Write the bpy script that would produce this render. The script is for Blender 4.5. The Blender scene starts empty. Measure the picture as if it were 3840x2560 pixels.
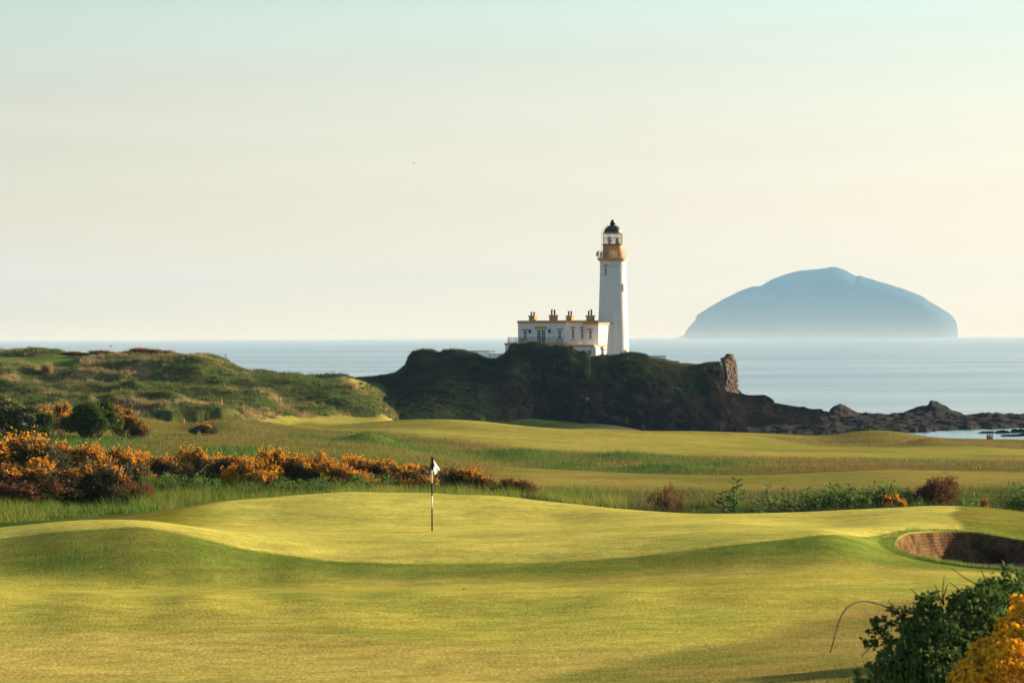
import bpy, math, random
import numpy as np
from mathutils import Matrix, Vector

S = bpy.context.scene
COL = S.collection
R = math.radians

# ------------------------------------------------------------------ camera
FPX = 12800.0                       # focal length in photograph pixels (3840 wide)
CAMZ = 16.0
cam = bpy.data.cameras.new('camera')
camo = bpy.data.objects.new('camera', cam); COL.objects.link(camo); S.camera = camo
cam.lens = 120.0; cam.sensor_width = 36.0; cam.clip_start = 0.5; cam.clip_end = 90000
ROT = Matrix.Rotation(math.pi/2 - 22/FPX, 4, 'X') @ Matrix.Rotation(R(-0.21), 4, 'Z')
camo.matrix_world = Matrix.Translation((0, 0, CAMZ)) @ ROT
cam.dof.use_dof = True; cam.dof.focus_distance = 110; cam.dof.aperture_fstop = 11

# ------------------------------------------------------------------ sky, sun, exposure
SUN_EL, SUN_AZ = 11.0, 56.0         # azimuth from +Y towards +X
w = bpy.data.worlds.new("World"); S.world = w; w.use_nodes = True
wn = w.node_tree; bg = wn.nodes['Background']
sky = wn.nodes.new('ShaderNodeTexSky'); sky.sky_type = 'NISHITA'; sky.sun_disc = False
sky.sun_elevation = R(SUN_EL); sky.sun_rotation = R(SUN_AZ)
sky.air_density = 1.0; sky.dust_density = 1.6; sky.ozone_density = 1.5
tcw = wn.nodes.new('ShaderNodeTexCoord'); sx = wn.nodes.new('ShaderNodeSeparateXYZ')
wn.links.new(tcw.outputs['Generated'], sx.inputs[0])
rmp = wn.nodes.new('ShaderNodeMapRange'); rmp.inputs[1].default_value = 0.0; rmp.inputs[2].default_value = 0.11
wn.links.new(sx.outputs[2], rmp.inputs[0])
# soft bands of thin high haze: stretched noise bends the gradient a little
mpw = wn.nodes.new('ShaderNodeMapping'); mpw.inputs['Scale'].default_value = (5, 5, 70)
wn.links.new(tcw.outputs['Generated'], mpw.inputs[0])
nzw = wn.nodes.new('ShaderNodeTexNoise'); nzw.inputs['Scale'].default_value = 1.0; nzw.inputs['Detail'].default_value = 4
wn.links.new(mpw.outputs[0], nzw.inputs['Vector'])
mdw = wn.nodes.new('ShaderNodeMath'); mdw.operation = 'MULTIPLY_ADD'
mdw.inputs[1].default_value = 0.16; mdw.inputs[2].default_value = -0.08
wn.links.new(nzw.outputs['Fac'], mdw.inputs[0])
adw = wn.nodes.new('ShaderNodeMath'); adw.operation = 'ADD'; adw.use_clamp = True
wn.links.new(rmp.outputs[0], adw.inputs[0]); wn.links.new(mdw.outputs[0], adw.inputs[1])
crw = wn.nodes.new('ShaderNodeValToRGB')
HAZE_D, HAZE_TOP, HAZE_FAR = 4.0e-5, 352.0, 17600.0
def _ramp(th):
    """sky behind the haze so that sky + air in front comes out cream at the horizon and pale aqua higher up"""
    k = 2**1.85*.05*5.6
    want = np.array([np.interp(th, [0, .03, .06, .085, .11], c) for c in ((.86, .89, .85, .75, .655), (.755, .79, .81, .83, .83), (.60, .64, .68, .73, .76))])
    tau = min(HAZE_FAR, (HAZE_TOP-16)/max(th, 1e-4))*HAZE_D; T_ = math.exp(-tau)
    return tuple(np.clip((want-np.array((.42, .60, .70))*(1-T_))/T_/k, .02, 4))
SKY = [(th/.11, _ramp(th)) for th in (0, .012, .021, .026, .033, .045, .06, .08, .11)]
crw.color_ramp.elements[0].position = 0; crw.color_ramp.elements[1].position = 1
for p, c in SKY[1:-1]: crw.color_ramp.elements.new(p)
for e, (p, c) in zip(crw.color_ramp.elements, SKY): e.position = p; e.color = (*c, 1)
wn.links.new(adw.outputs[0], crw.inputs[0])
# brighter towards the sun's side, greyer away from it
azm = wn.nodes.new('ShaderNodeMapRange'); azm.inputs[1].default_value = -0.16; azm.inputs[2].default_value = 0.16
azm.inputs[3].default_value = 4.65; azm.inputs[4].default_value = 6.25
wn.links.new(sx.outputs[0], azm.inputs[0])
scw = wn.nodes.new('ShaderNodeVectorMath'); scw.operation = 'SCALE'
bnd = wn.nodes.new('ShaderNodeMapRange'); bnd.inputs[1].default_value = .35; bnd.inputs[2].default_value = .65; bnd.inputs[3].default_value = .965; bnd.inputs[4].default_value = 1.035
wn.links.new(nzw.outputs['Fac'], bnd.inputs[0]); bml = wn.nodes.new('ShaderNodeMath'); bml.operation = 'MULTIPLY'
wn.links.new(azm.outputs[0], bml.inputs[0]); wn.links.new(bnd.outputs[0], bml.inputs[1])
wn.links.new(crw.outputs[0], scw.inputs[0]); wn.links.new(bml.outputs[0], scw.inputs['Scale'])
fdw = wn.nodes.new('ShaderNodeMapRange'); fdw.interpolation_type = 'SMOOTHSTEP'
fdw.inputs[1].default_value = 0.10; fdw.inputs[2].default_value = 0.22; fdw.inputs[3].default_value = 0.85; fdw.inputs[4].default_value = 0.0
wn.links.new(sx.outputs[2], fdw.inputs[0])
fda = wn.nodes.new('ShaderNodeMapRange'); fda.interpolation_type = 'SMOOTHSTEP'   # keep the glow round the sun itself
fda.inputs[1].default_value = 0.2; fda.inputs[2].default_value = 0.6; fda.inputs[3].default_value = 1.0; fda.inputs[4].default_value = 0.0
wn.links.new(sx.outputs[0], fda.inputs[0])
fdm = wn.nodes.new('ShaderNodeMath'); fdm.operation = 'MULTIPLY'
wn.links.new(fdw.outputs[0], fdm.inputs[0]); wn.links.new(fda.outputs[0], fdm.inputs[1])
mxw = wn.nodes.new('ShaderNodeMix'); mxw.data_type = 'RGBA'
wn.links.new(fdm.outputs[0], mxw.inputs['Factor']); wn.links.new(sky.outputs[0], mxw.inputs['A']); wn.links.new(scw.outputs[0], mxw.inputs['B'])
wn.links.new(mxw.outputs['Result'], bg.inputs[0]); bg.inputs[1].default_value = 0.05

sd = Vector((math.sin(R(SUN_AZ))*math.cos(R(SUN_EL)), math.cos(R(SUN_AZ))*math.cos(R(SUN_EL)), math.sin(R(SUN_EL))))
sl = bpy.data.lights.new('sun', 'SUN'); so = bpy.data.objects.new('sun', sl); COL.objects.link(so)
sl.energy = 5.0; sl.angle = R(0.5); sl.color = (1.0, 0.80, 0.54)
so.rotation_euler = sd.to_track_quat('Z', 'Y').to_euler()
S.view_settings.view_transform = 'Standard'; S.view_settings.look = 'None'; S.view_settings.exposure = 1.85
S.view_settings.gamma = 1.0
S.render.engine = 'CYCLES'
S.cycles.max_bounces = 6; S.cycles.diffuse_bounces = 2; S.cycles.glossy_bounces = 2; S.cycles.transparent_max_bounces = 16
S.cycles.use_denoising = True

# ------------------------------------------------------------------ projection helpers
R3 = np.array(ROT.to_3x3())
def at(px, py, Y):
    """photograph pixel + distance -> the real place there (numpy friendly)"""
    px = np.asarray(px, float); py = np.asarray(py, float); Y = np.asarray(Y, float)
    dc = np.stack(np.broadcast_arrays((px-1920)/FPX, -(py-1280)/FPX, -1.0*np.ones_like(px+py)), -1)
    d = dc @ R3.T
    k = Y/d[..., 1]
    p = d*k[..., None]; p[..., 2] += CAMZ
    return p
def V(px, py, Y): return Vector(at(px, py, Y))
def proj(x, y, z):
    p = np.stack([x, y, z-CAMZ], -1) @ R3
    return 1920 + FPX*p[..., 0]/-p[..., 2], 1280 - FPX*p[..., 1]/-p[..., 2]

# ------------------------------------------------------------------ noise
def _h(ix, iy, iz, seed):
    h = (ix.astype(np.int64)*374761393 + iy.astype(np.int64)*668265263 + iz.astype(np.int64)*2147483647 + seed*974711) & 0xffffffff
    h = ((h ^ (h >> 13))*1274126177) & 0xffffffff
    h = h ^ (h >> 16)
    return (h & 0xffff)/65535.0
def noise3(x, y, z, seed=0):
    x, y, z = np.broadcast_arrays(np.asarray(x, float), np.asarray(y, float), np.asarray(z, float))
    fx, fy, fz = np.floor(x), np.floor(y), np.floor(z)
    tx, ty, tz = x-fx, y-fy, z-fz
    tx = tx**3*(tx*(tx*6-15)+10); ty = ty**3*(ty*(ty*6-15)+10); tz = tz**3*(tz*(tz*6-15)+10)
    r = 0
    for i in (0, 1):
        for j in (0, 1):
            for k in (0, 1):
                wgt = (tx if i else 1-tx)*(ty if j else 1-ty)*(tz if k else 1-tz)
                r = r + wgt*_h(fx+i, fy+j, fz+k, seed)
    return r*2-1
def fbm(x, y, z=0.0, sc=1.0, oct=4, seed=0, gain=.5):
    r = 0; a = 1; t = 0
    for o in range(oct):
        r = r + a*noise3(np.asarray(x)/sc*2**o+o*17.3, np.asarray(y)/sc*2**o-o*9.1, np.asarray(z)/sc*2**o, seed+o); t += a; a *= gain
    return r/t
def sstep(a, b, x):
    t = np.clip((x-a)/(b-a), 0, 1); return t*t*(3-2*t)

# ------------------------------------------------------------------ materials
def mat(name, color=(.5, .5, .5), rough=.8, var=0.0, vscale=1.0, color2=None, detail=6, attr=None, bump=0.0, bscale=20.0,
        bdist=.05, spec=.3, transl=0.0, metal=0.0, island=0.0, coords='Object', emit=None, fine=None, tint=None):
    m = bpy.data.materials.new(name); m.use_nodes = True
    nt = m.node_tree; N = nt.nodes; L = nt.links
    b = N['Principled BSDF']; b.inputs['Roughness'].default_value = rough
    b.inputs['Specular IOR Level'].default_value = spec; b.inputs['Metallic'].default_value = metal
    tc = N.new('ShaderNodeTexCoord'); geo = N.new('ShaderNodeNewGeometry')
    src = geo.outputs['Position'] if coords == 'World' else tc.outputs['Object']
    if attr:
        a = N.new('ShaderNodeAttribute'); a.attribute_name = attr; col = a.outputs['Color']
    else:
        rgb = N.new('ShaderNodeRGB'); rgb.outputs[0].default_value = (*color, 1); col = rgb.outputs[0]
    if color2 is not None:
        nz = N.new('ShaderNodeTexNoise'); nz.inputs['Scale'].default_value = vscale; nz.inputs['Detail'].default_value = detail
        L.new(src, nz.inputs['Vector'])
        mr = N.new('ShaderNodeMapRange'); mr.inputs[1].default_value = .36; mr.inputs[2].default_value = .64
        L.new(nz.outputs['Fac'], mr.inputs[0])
        mx = N.new('ShaderNodeMix'); mx.data_type = 'RGBA'
        L.new(mr.outputs[0], mx.inputs['Factor']); L.new(col, mx.inputs['A']); mx.inputs['B'].default_value = (*color2, 1)
        col = mx.outputs['Result']
    for k, (vv, ss) in enumerate(([(var, vscale*2.3)] if var else []) + (fine or [])):
        nz = N.new('ShaderNodeTexNoise'); nz.inputs['Scale'].default_value = ss; nz.inputs['Detail'].default_value = 5
        L.new(src, nz.inputs['Vector'])
        mr = N.new('ShaderNodeMapRange'); mr.inputs[1].default_value = .3; mr.inputs[2].default_value = .7
        mr.inputs[3].default_value = 1-vv; mr.inputs[4].default_value = 1+vv
        L.new(nz.outputs['Fac'], mr.inputs[0])
        sc = N.new('ShaderNodeVectorMath'); sc.operation = 'SCALE'
        L.new(col, sc.inputs[0]); L.new(mr.outputs[0], sc.inputs['Scale']); col = sc.outputs[0]
    if island:
        mr = N.new('ShaderNodeMapRange'); mr.inputs[3].default_value = 1-island; mr.inputs[4].default_value = 1+island
        L.new(geo.outputs['Random Per Island'], mr.inputs[0])
        sc = N.new('ShaderNodeVectorMath'); sc.operation = 'SCALE'
        L.new(col, sc.inputs[0]); L.new(mr.outputs[0], sc.inputs['Scale']); col = sc.outputs[0]
    L.new(col, b.inputs['Base Color'])
    if bump:
        nz = N.new('ShaderNodeTexNoise'); nz.inputs['Scale'].default_value = bscale; nz.inputs['Detail'].default_value = 5
        L.new(src, nz.inputs['Vector'])
        bp = N.new('ShaderNodeBump'); bp.inputs['Strength'].default_value = bump; bp.inputs['Distance'].default_value = bdist
        L.new(nz.outputs['Fac'], bp.inputs['Height']); L.new(bp.outputs[0], b.inputs['Normal'])
    if transl:
        t = N.new('ShaderNodeBsdfTranslucent'); ms = N.new('ShaderNodeMixShader'); ms.inputs[0].default_value = transl
        tcx = col
        L.new(tcx, t.inputs['Color']); L.new(b.outputs[0], ms.inputs[1]); L.new(t.outputs[0], ms.inputs[2])
        L.new(ms.outputs[0], N['Material Output'].inputs['Surface'])
    return m

M = {}
M['white'] = mat('white_paint', (.78, .77, .745), .75, spec=.1, color2=(.73, .715, .68), vscale=.5, fine=[(.05, 2.0)])
M['ochre'] = mat('ochre_paint', (.56, .26, .055), .65, var=.12, vscale=.8)
M['black'] = mat('black_paint', (.018, .019, .022), .45, var=.2, vscale=2)
M['frame'] = mat('window_frame_paint', (.75, .75, .73), .6, var=.04, vscale=3)
M['glass'] = mat('window_glass', (.012, .015, .018), .25, var=.2, vscale=2, spec=.25)
M['rail'] = mat('railing_paint', (.018, .02, .022), .8, spec=.05, var=.2, vscale=4)
M['whiterail'] = mat('gallery_rail_paint', (.5, .46, .38), .5, var=.1, vscale=4)
M['lattice'] = mat('lantern_bars', (.16, .125, .08), .6, var=.2, vscale=4)
M['grey'] = mat('grey_metal', (.22, .22, .21), .5, var=.2, vscale=3)
M['beige'] = mat('beige_box_paint', (.5, .42, .3), .6, var=.1, vscale=3)
M['blue'] = mat('blue_sign_paint', (.02, .08, .35), .5, var=.1, vscale=5)
M['pot'] = mat('dark_chimney_pot', (.025, .024, .022), .7, var=.3, vscale=4)
M['roof'] = mat('flat_roof_felt', (.12, .12, .12), .9, var=.2, vscale=2)
M['lamp'] = mat('lamp_black_iron', (.015, .015, .017), .5, var=.2, vscale=8)
M['red'] = mat('red_stake_paint', (.7, .06, .03), .5, var=.1, vscale=5)
M['brick'] = mat('terracotta_wall', (.42, .16, .05), .8, var=.25, vscale=3)
M['timber'] = mat('weathered_timber', (.16, .12, .08), .8, var=.3, vscale=6)
M['stone'] = mat('ruin_stone', (.125, .066, .033), .9, color2=(.058, .034, .02), vscale=.9, island=.35, bump=.6, bscale=5, bdist=.08, coords='World')
M['rock'] = mat('reef_rock', (.007, .0065, .006), .95, spec=.03, color2=(.022, .018, .014), vscale=.35, bump=.8, bscale=2.2, bdist=.25, coords='World', fine=[(.35, 1.6)])
M['poleb'] = mat('black_pole_paint', (.008, .008, .009), .7, spec=.1, var=.1, vscale=8)
M['polew'] = mat('white_pole_paint', (.8, .8, .78), .35, var=.03, vscale=8)
M['flag'] = mat('white_flag_cloth', (.9, .9, .9), .8, var=.02, vscale=9, transl=.6)
M['emblem'] = mat('dark_emblem_print', (.03, .032, .04), .8, var=.2, vscale=30)
M['twig'] = mat('gorse_stem_bark', (.09, .06, .04), .9, var=.3, vscale=6)
M['stem'] = mat('green_plant_stem', (.11, .14, .04), .7, var=.2, vscale=6)
M['gleaf'] = mat('gorse_spines', (.045, .058, .018), .7, color2=(.085, .062, .024), vscale=.9, island=.45, transl=.25, coords='World')
M['gbrown'] = mat('dry_gorse_spines', (.20, .095, .045), .8, spec=.05, color2=(.13, .075, .035), vscale=1.1, island=.4, transl=.25, coords='World')
M['gflower'] = mat('gorse_blossom', (.88, .45, .03), .7, spec=.05, color2=(.76, .30, .018), vscale=1.6, island=.3, transl=.3, coords='World')
M['nearflower'] = mat('close_gorse_blossom', (.95, .60, .045), .7, spec=.03, color2=(.92, .50, .03), vscale=9, island=.2, transl=.35, coords='World')
M['hleaf'] = mat('hawthorn_leaves', (.05, .085, .014), .75, spec=.05, color2=(.085, .11, .02), vscale=.8, island=.4, transl=.3, coords='World')
M['hblossom'] = mat('white_blossom', (.66, .62, .45), .7, island=.2, var=.05, vscale=3)
M['pleaf'] = mat('tall_plant_leaves', (.075, .155, .03), .75, spec=.06, color2=(.10, .155, .035), vscale=2, island=.35, transl=.35, coords='World')
M['bleaf'] = mat('bramble_leaves', (.06, .12, .026), .8, spec=.05, color2=(.08, .115, .036), vscale=3, island=.4, transl=.25, coords='World')
M['bstem'] = mat('bramble_stem', (.06, .035, .025), .9, spec=.05, var=.25, vscale=10)
M['bird'] = mat('dark_bird_plumage', (.05, .045, .04), .7, var=.3, vscale=20)
M['gull'] = mat('pale_gull_plumage', (.6, .6, .58), .7, var=.1, vscale=20)
M['island'] = mat('island_granite', (.035, .08, .10), 1.0, spec=0, color2=(.045, .08, .095), vscale=.006, bump=.1, bscale=.02, bdist=15, coords='World')
M['ground'] = mat('turf', attr='tint', rough=.95, spec=.0, fine=[(.14, .22), (.18, 1.1), (.22, 5.0), (.20, 22.0)], bump=.38, bscale=14, bdist=.06, coords='World')
M['head'] = mat('headland_turf_and_rock', attr='tint', rough=.95, spec=.0, fine=[(.35, .35), (.4, 1.4)], bump=.8, bscale=1.2, bdist=.35, coords='World')
M['blade'] = mat('grass_blades', attr='tint', rough=.7, spec=.08, island=.3, transl=.35)
M['sod'] = mat('stacked_turf_face', (.15, .09, .045), .95, spec=0, color2=(.05, .032, .018), vscale=2.5, bump=.5, bscale=22, bdist=.04, coords='World', fine=[(.3, 9)])
M['sand'] = mat('bunker_sand', (.28, .17, .11), .95, color2=(.22, .13, .085), vscale=3, bump=.3, bscale=30, bdist=.02, coords='World')

# ------------------------------------------------------------------ mesh helpers
def link(name, me, m=None, parent=None, loc=None):
    o = bpy.data.objects.new(name, me); COL.objects.link(o)
    if m is not None and me is not None and len(me.materials) == 0:
        for mm in (m if isinstance(m, (list, tuple)) else [m]): me.materials.append(mm)
    if parent is not None: o.parent = parent
    if loc is not None: o.location = loc
    return o
def tag(o, label=None, cat=None, group=None, kind=None):
    if label: o['label'] = label
    if cat: o['category'] = cat
    if group: o['group'] = group
    if kind: o['kind'] = kind
    return o
def empty(name, loc, label, cat, group=None, rz=0.0, sc=1.0):
    o = bpy.data.objects.new(name, None); COL.objects.link(o); o.location = loc; o.empty_display_size = .3
    o.rotation_euler = (0, 0, rz); o.scale = (sc, sc, sc) if not hasattr(sc, '__len__') else sc
    return tag(o, label, cat, group)
def npmesh(name, v, quads=None, tris=None, smooth=False, cols=None, mi=None):
    me = bpy.data.meshes.new(name)
    v = np.asarray(v, np.float32).reshape(-1, 3)
    q = np.asarray(quads if quads is not None else np.zeros((0, 4)), np.int32).reshape(-1, 4)
    t = np.asarray(tris if tris is not None else np.zeros((0, 3)), np.int32).reshape(-1, 3)
    me.vertices.add(len(v)); me.vertices.foreach_set('co', v.ravel())
    idx = np.concatenate([q.ravel(), t.ravel()]); me.loops.add(len(idx)); me.loops.foreach_set('vertex_index', idx)
    st = np.concatenate([np.arange(len(q))*4, len(q)*4 + np.arange(len(t))*3]).astype(np.int32)
    me.polygons.add(len(st)); me.polygons.foreach_set('loop_start', st)
    me.polygons.foreach_set('use_smooth', np.full(len(st), smooth, bool))
    if mi is not None: me.polygons.foreach_set('material_index', np.asarray(mi, np.int32))
    me.update(calc_edges=True)
    if cols is not None:
        a = me.attributes.new('tint', 'FLOAT_COLOR', 'POINT')
        c = np.ones((len(v), 4), np.float32); c[:, :3] = cols; a.data.foreach_set('color', c.ravel())
    return me
class MB:
    """collects shapes in world coordinates; build() links them as one mesh object"""
    def __init__(s): s.v = []; s.f = []; s.n = 0; s.mi = []
    def add(s, vs, fs, mi=0):
        s.v += [tuple(p) for p in vs]; s.f += [tuple(i+s.n for i in f) for f in fs]; s.n += len(vs); s.mi += [mi]*len(fs); return s
    def box(s, o, ex, ey, ez, mi=0):
        """box from corner o along three edge vectors"""
        o, ex, ey, ez = map(Vector, (o, ex, ey, ez))
        vs = [o, o+ex, o+ex+ey, o+ey]; vs += [p+ez for p in vs]
        return s.add(vs, [(3, 2, 1, 0), (4, 5, 6, 7), (0, 1, 5, 4), (1, 2, 6, 5), (2, 3, 7, 6), (3, 0, 4, 7)], mi)
    def lathe(s, c, prof, n=32, mi=0, close=True):
        c = Vector(c); vs = []
        for r, z in prof:
            for k in range(n):
                a = 2*math.pi*k/n; vs.append((c.x+r*math.cos(a), c.y+r*math.sin(a), c.z+z))
        fs = []
        for i in range(len(prof)-1):
            for k in range(n):
                k2 = (k+1) % n; fs.append((i*n+k, i*n+k2, (i+1)*n+k2, (i+1)*n+k))
        if close:
            fs.append(tuple(range(n-1, -1, -1))); fs.append(tuple((len(prof)-1)*n+k for k in range(n)))
        return s.add(vs, fs, mi)
    def tube(s, pts, r, n=6, mi=0):
        pts = [Vector(p) for p in pts]; vs = []; rs = r if hasattr(r, '__len__') else [r]*len(pts)
        for i, p in enumerate(pts):
            d = (pts[min(i+1, len(pts)-1)]-pts[max(i-1, 0)]).normalized()
            a = d.cross(Vector((0, 0, 1)))
            if a.length < 1e-3: a = Vector((1, 0, 0))
            a.normalize(); b = a.cross(d)
            for k in range(n):
                t = 2*math.pi*k/n; vs.append(p+rs[i]*(math.cos(t)*a+math.sin(t)*b))
        fs = [(i*n+k, i*n+(k+1) % n, (i+1)*n+(k+1) % n, (i+1)*n+k) for i in range(len(pts)-1) for k in range(n)]
        fs += [tuple(range(n-1, -1, -1)), tuple((len(pts)-1)*n+k for k in range(n))]
        return s.add(vs, fs, mi)
    def build(s, name, m, parent=None, smooth=False, loc=None):
        off = Vector((0, 0, 0))
        if parent is not None:
            q = parent
            while q is not None: off += q.location; q = q.parent
        elif loc is not None: off = Vector(loc)
        me = bpy.data.meshes.new(name)
        me.from_pydata([tuple(Vector(p)-off) for p in s.v], [], s.f)
        me.polygons.foreach_set('material_index', s.mi)
        if smooth:
            me.polygons.foreach_set('use_smooth', [len(f) == 4 for f in s.f])
        me.update()
        return link(name, me, m, parent, loc)
# ------------------------------------------------------------------ terrain: control points -> height function
CP = []                                            # px, Y, z
def ln(pts, Y=None, step=170):
    """a ground line seen in the photo: (px, py[, Y]) points, resampled"""
    P = np.array([(p[0], p[1], p[2] if len(p) > 2 else Y) for p in pts], float)
    xs = np.unique(np.concatenate([P[:, 0], np.arange(P[0, 0], P[-1, 0], step)]))
    keep = [xs[0]]
    for x in xs[1:]:
        if x-keep[-1] > step*.45 or x in P[:, 0]: keep.append(x)
    for x in keep:
        py = np.interp(x, P[:, 0], P[:, 1]); y = np.interp(x, P[:, 0], P[:, 2])
        CP.append((x, y, float(at(x, py, y)[2])))
def lz(pts, Y=None, step=400):
    P = np.array([(p[0], p[1], p[2] if len(p) > 2 else Y) for p in pts], float)
    xs = np.unique(np.concatenate([P[:, 0], np.arange(P[0, 0], P[-1, 0], step)]))
    for x in xs: CP.append((x, np.interp(x, P[:, 0], P[:, 2]), np.interp(x, P[:, 0], P[:, 1])))
XL, XR = -450, 4300
lz([(XL, 14.5), (XR, 14.5)], 1, 1200); lz([(XL, 13.4), (XR, 13.6)], 10, 1200)
lz([(XL, 12.0), (2400, 12.1), (XR, 12.9)], 22, 900); lz([(XL, 11.3), (2400, 11.3), (XR, 12.0)], 36, 800)
ln([(XL, 2590), (960, 2568), (1920, 2560), (2900, 2525), (3840, 2480), (XR, 2460)], 50, 500)
ln([(XL, 2432), (1920, 2412), (3000, 2385), (XR, 2350)], 58, 500)
ln([(XL, 2292), (1920, 2288), (3000, 2262), (XR, 2235)], 66, 500)
ln([(XL, 2222), (1920, 2226), (2900, 2205), (XR, 2190)], 70, 400)
Cb = [(XL, 2160), (0, 2166), (500, 2176), (1000, 2170), (1500, 2172), (2000, 2163), (2500, 2140), (3000, 2112), (3400, 2132), (3840, 2150), (XR, 2160)]
ln([(p[0], p[1], 78.7 if p[0] < 800 else 80.1) for p in Cb], None, 220)
D = [(XL, 2050), (0, 2020), (250, 1991), (520, 1977), (700, 2008), (900, 2058), (1200, 2100), (1500, 2115), (2000, 2110), (2400, 2085), (2800, 2040), (3100, 2005), (3350, 1990), (3600, 1992), (3840, 2030), (XR, 2060)]
DY = [(XL, 85.5), (520, 85.5), (900, 84), (1500, 83), (2200, 83.2), (2800, 84.2), (3100, 86), (3350, 92), (3600, 95.5), (3840, 95.5), (XR, 95)]
dY = lambda x: np.interp(x, *zip(*DY))
ln([(p[0], p[1], dY(p[0])) for p in D if p[0] < 3300], None, 140)
ln([(3350, 1992, 92), (3480, 1991, 94.5), (3600, 1991, 95.5), (3840, 2028, 95.5), (XR, 2060, 95)], None, 120)
ln([(3340, 2052, 88), (3380, 2080, 86)], None, 60); ln([(3480, 2103, 84.5), (3600, 2125, 83), (3840, 2146, 82), (XR, 2165, 82)], None, 160)
ln([(700, 1986, 97), (1200, 1991, 98), (1620, 1992, 98.5), (2000, 1988, 98), (2400, 1968, 99), (2700, 1952, 101), (3100, 1968, 100)], None, 200)
ln([(1000, 1945, 106), (1600, 1948, 107), (2100, 1945, 108)], None, 250)
F = [(XL, 2008, 106), (0, 1985, 108), (400, 1940, 112), (800, 1887, 116), (1100, 1861, 119), (1300, 1851, 121), (1600, 1855, 121), (1900, 1868, 120), (2200, 1900, 118), (2450, 1928, 116), (2630, 1941, 115), (2900, 1932, 114), (3250, 1915, 113), (3500, 1905, 113), (3700, 1910, 113), (3840, 1925, 112), (XR, 1960, 110)]
ln(F, None, 150)
fY = lambda x: np.interp(x, [p[0] for p in F], [p[2] for p in F]); fP = lambda x: np.interp(x, [p[0] for p in F], [p[1] for p in F])
for x in range(700, 4300, 220): CP.append((x, fY(x)+6, float(at(x, fP(x), fY(x))[2])-.75))
for x in range(-450, 700, 250): CP.append((x, 121, 9.75))
lz([(XL, 9.6), (600, 9.5), (1700, 9.3), (2400, 9.0), (3840, 9.3), (XR, 9.4)], 134)
lz([(XL, 9.8), (800, 9.6), (1700, 9.4), (2500, 9.15), (3840, 9.2), (XR, 9.3)], 150)
lz([(XL, 10.1), (900, 10.0), (1400, 9.7), (2000, 9.2), (2500, 8.95), (3840, 8.9), (XR, 9.0)], 167)
ln([(1800, 1758, 195), (2100, 1766, 197), (2400, 1776, 200), (2800, 1781, 200), (3100, 1770, 200), (3280, 1763, 200), (3500, 1768, 200), (3840, 1778, 200), (XR, 1782, 200)], None, 200)
ln([(XL, 1640), (300, 1645), (900, 1657), (1400, 1682)], 203, 300)
for x in range(1900, 4301, 300): CP.append((x, 216, 7.75))
ln([(XL, 1600), (200, 1605), (600, 1625), (1200, 1650), (1700, 1690), (2400, 1715), (2900, 1722), (3400, 1725), (XR, 1738)], 236, 300)
ln([(XL, 1575), (600, 1602), (1100, 1625), (1700, 1645), (2400, 1680), (2900, 1690), (3840, 1696), (XR, 1700)], 272, 300)
ln([(700, 1588, 300), (1100, 1588, 320), (1500, 1588, 328), (1700, 1592, 330), (1850, 1600, 331), (1950, 1611, 331), (2050, 1617, 331), (2200, 1611, 333), (2350, 1622, 336), (2600, 1622, 340), (2800, 1627, 342), (3000, 1634, 342)], None, 170)
ln([(3080, 1640, 340), (3180, 1625, 345), (3300, 1618, 346), (3400, 1628, 344), (3480, 1648, 338), (3600, 1650, 336), (3840, 1660, 335), (XR, 1665, 335)], None, 150)
ln([(2950, 1658, 310), (3150, 1670, 310), (3400, 1672, 310), (3560, 1668, 312), (3840, 1685, 310), (XR, 1690, 310)], None, 200)
for x in range(1600, 4301, 270): CP += [(x, 362, 4.6), (x, 405, 1.8), (x, 450, .2 if x > 2000 else 1.6), (x, 500, -1.2 if x > 2600 else (1.4 if x < 2000 else .2))]
# dunes on the left
ln([(XL, 1560), (200, 1565), (500, 1573), (800, 1585)], 277, 250)
ln([(XL, 1530, 300), (300, 1548, 300), (600, 1562, 302), (900, 1578, 305), (1200, 1575, 328), (1400, 1580, 340)], None, 200)
ln([(XL, 1470, 335), (300, 1482, 335), (600, 1500, 335), (900, 1512, 337), (1200, 1512, 345), (1400, 1535, 348)], None, 200)
ln([(XL, 1420, 365), (300, 1430, 365), (600, 1428, 365), (900, 1452, 367), (1200, 1468, 365), (1400, 1500, 360)], None, 200)
ln([(XL, 1372), (50, 1372), (270, 1372)], 388, 150); ln([(XL, 1337), (100, 1340), (270, 1338)], 408, 150)
Mc = [(XL, 1330, 432), (0, 1332, 430), (120, 1319, 428), (200, 1325, 424), (280, 1331, 415), (400, 1350, 410), (700, 1358, 402), (780, 1344, 400), (850, 1357, 395), (920, 1399, 390), (1000, 1406, 386), (1100, 1408, 382), (1200, 1426, 378), (1300, 1449, 374), (1380, 1476, 370), (1440, 1506, 365)]
ln(Mc, None, 100)
ln([(1462, 1545, 360), (1480, 1588, 350)], None, 60)
for x in range(-450, 1500, 150):
    y = np.interp(x, [p[0] for p in Mc], [p[2] for p in Mc]); z = float(at(x, np.interp(x, [p[0] for p in Mc], [p[1] for p in Mc]), y)[2])
    CP.append((x, y+24, min(z-3.0, 9.0)))
ln([(1510, 1590, 372), (1600, 1592, 380)], None, 80)
ln([(800, 1401, 525), (900, 1402, 530), (1150, 1405, 535), (1300, 1409, 540)], None, 120)
lz([(1400, 8.0), (1500, 7.0)], 552, 200); lz([(1380, 5.0), (1500, 3.0), (1650, 1.8)], 520, 130)
lz([(XL, 8), (600, 8.5)], 500, 350)
ln([(1180, 1432, 520), (1250, 1448, 520)], None, 80)
lz([(1480, 2.2), (1900, .8)], 488, 200)
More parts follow.
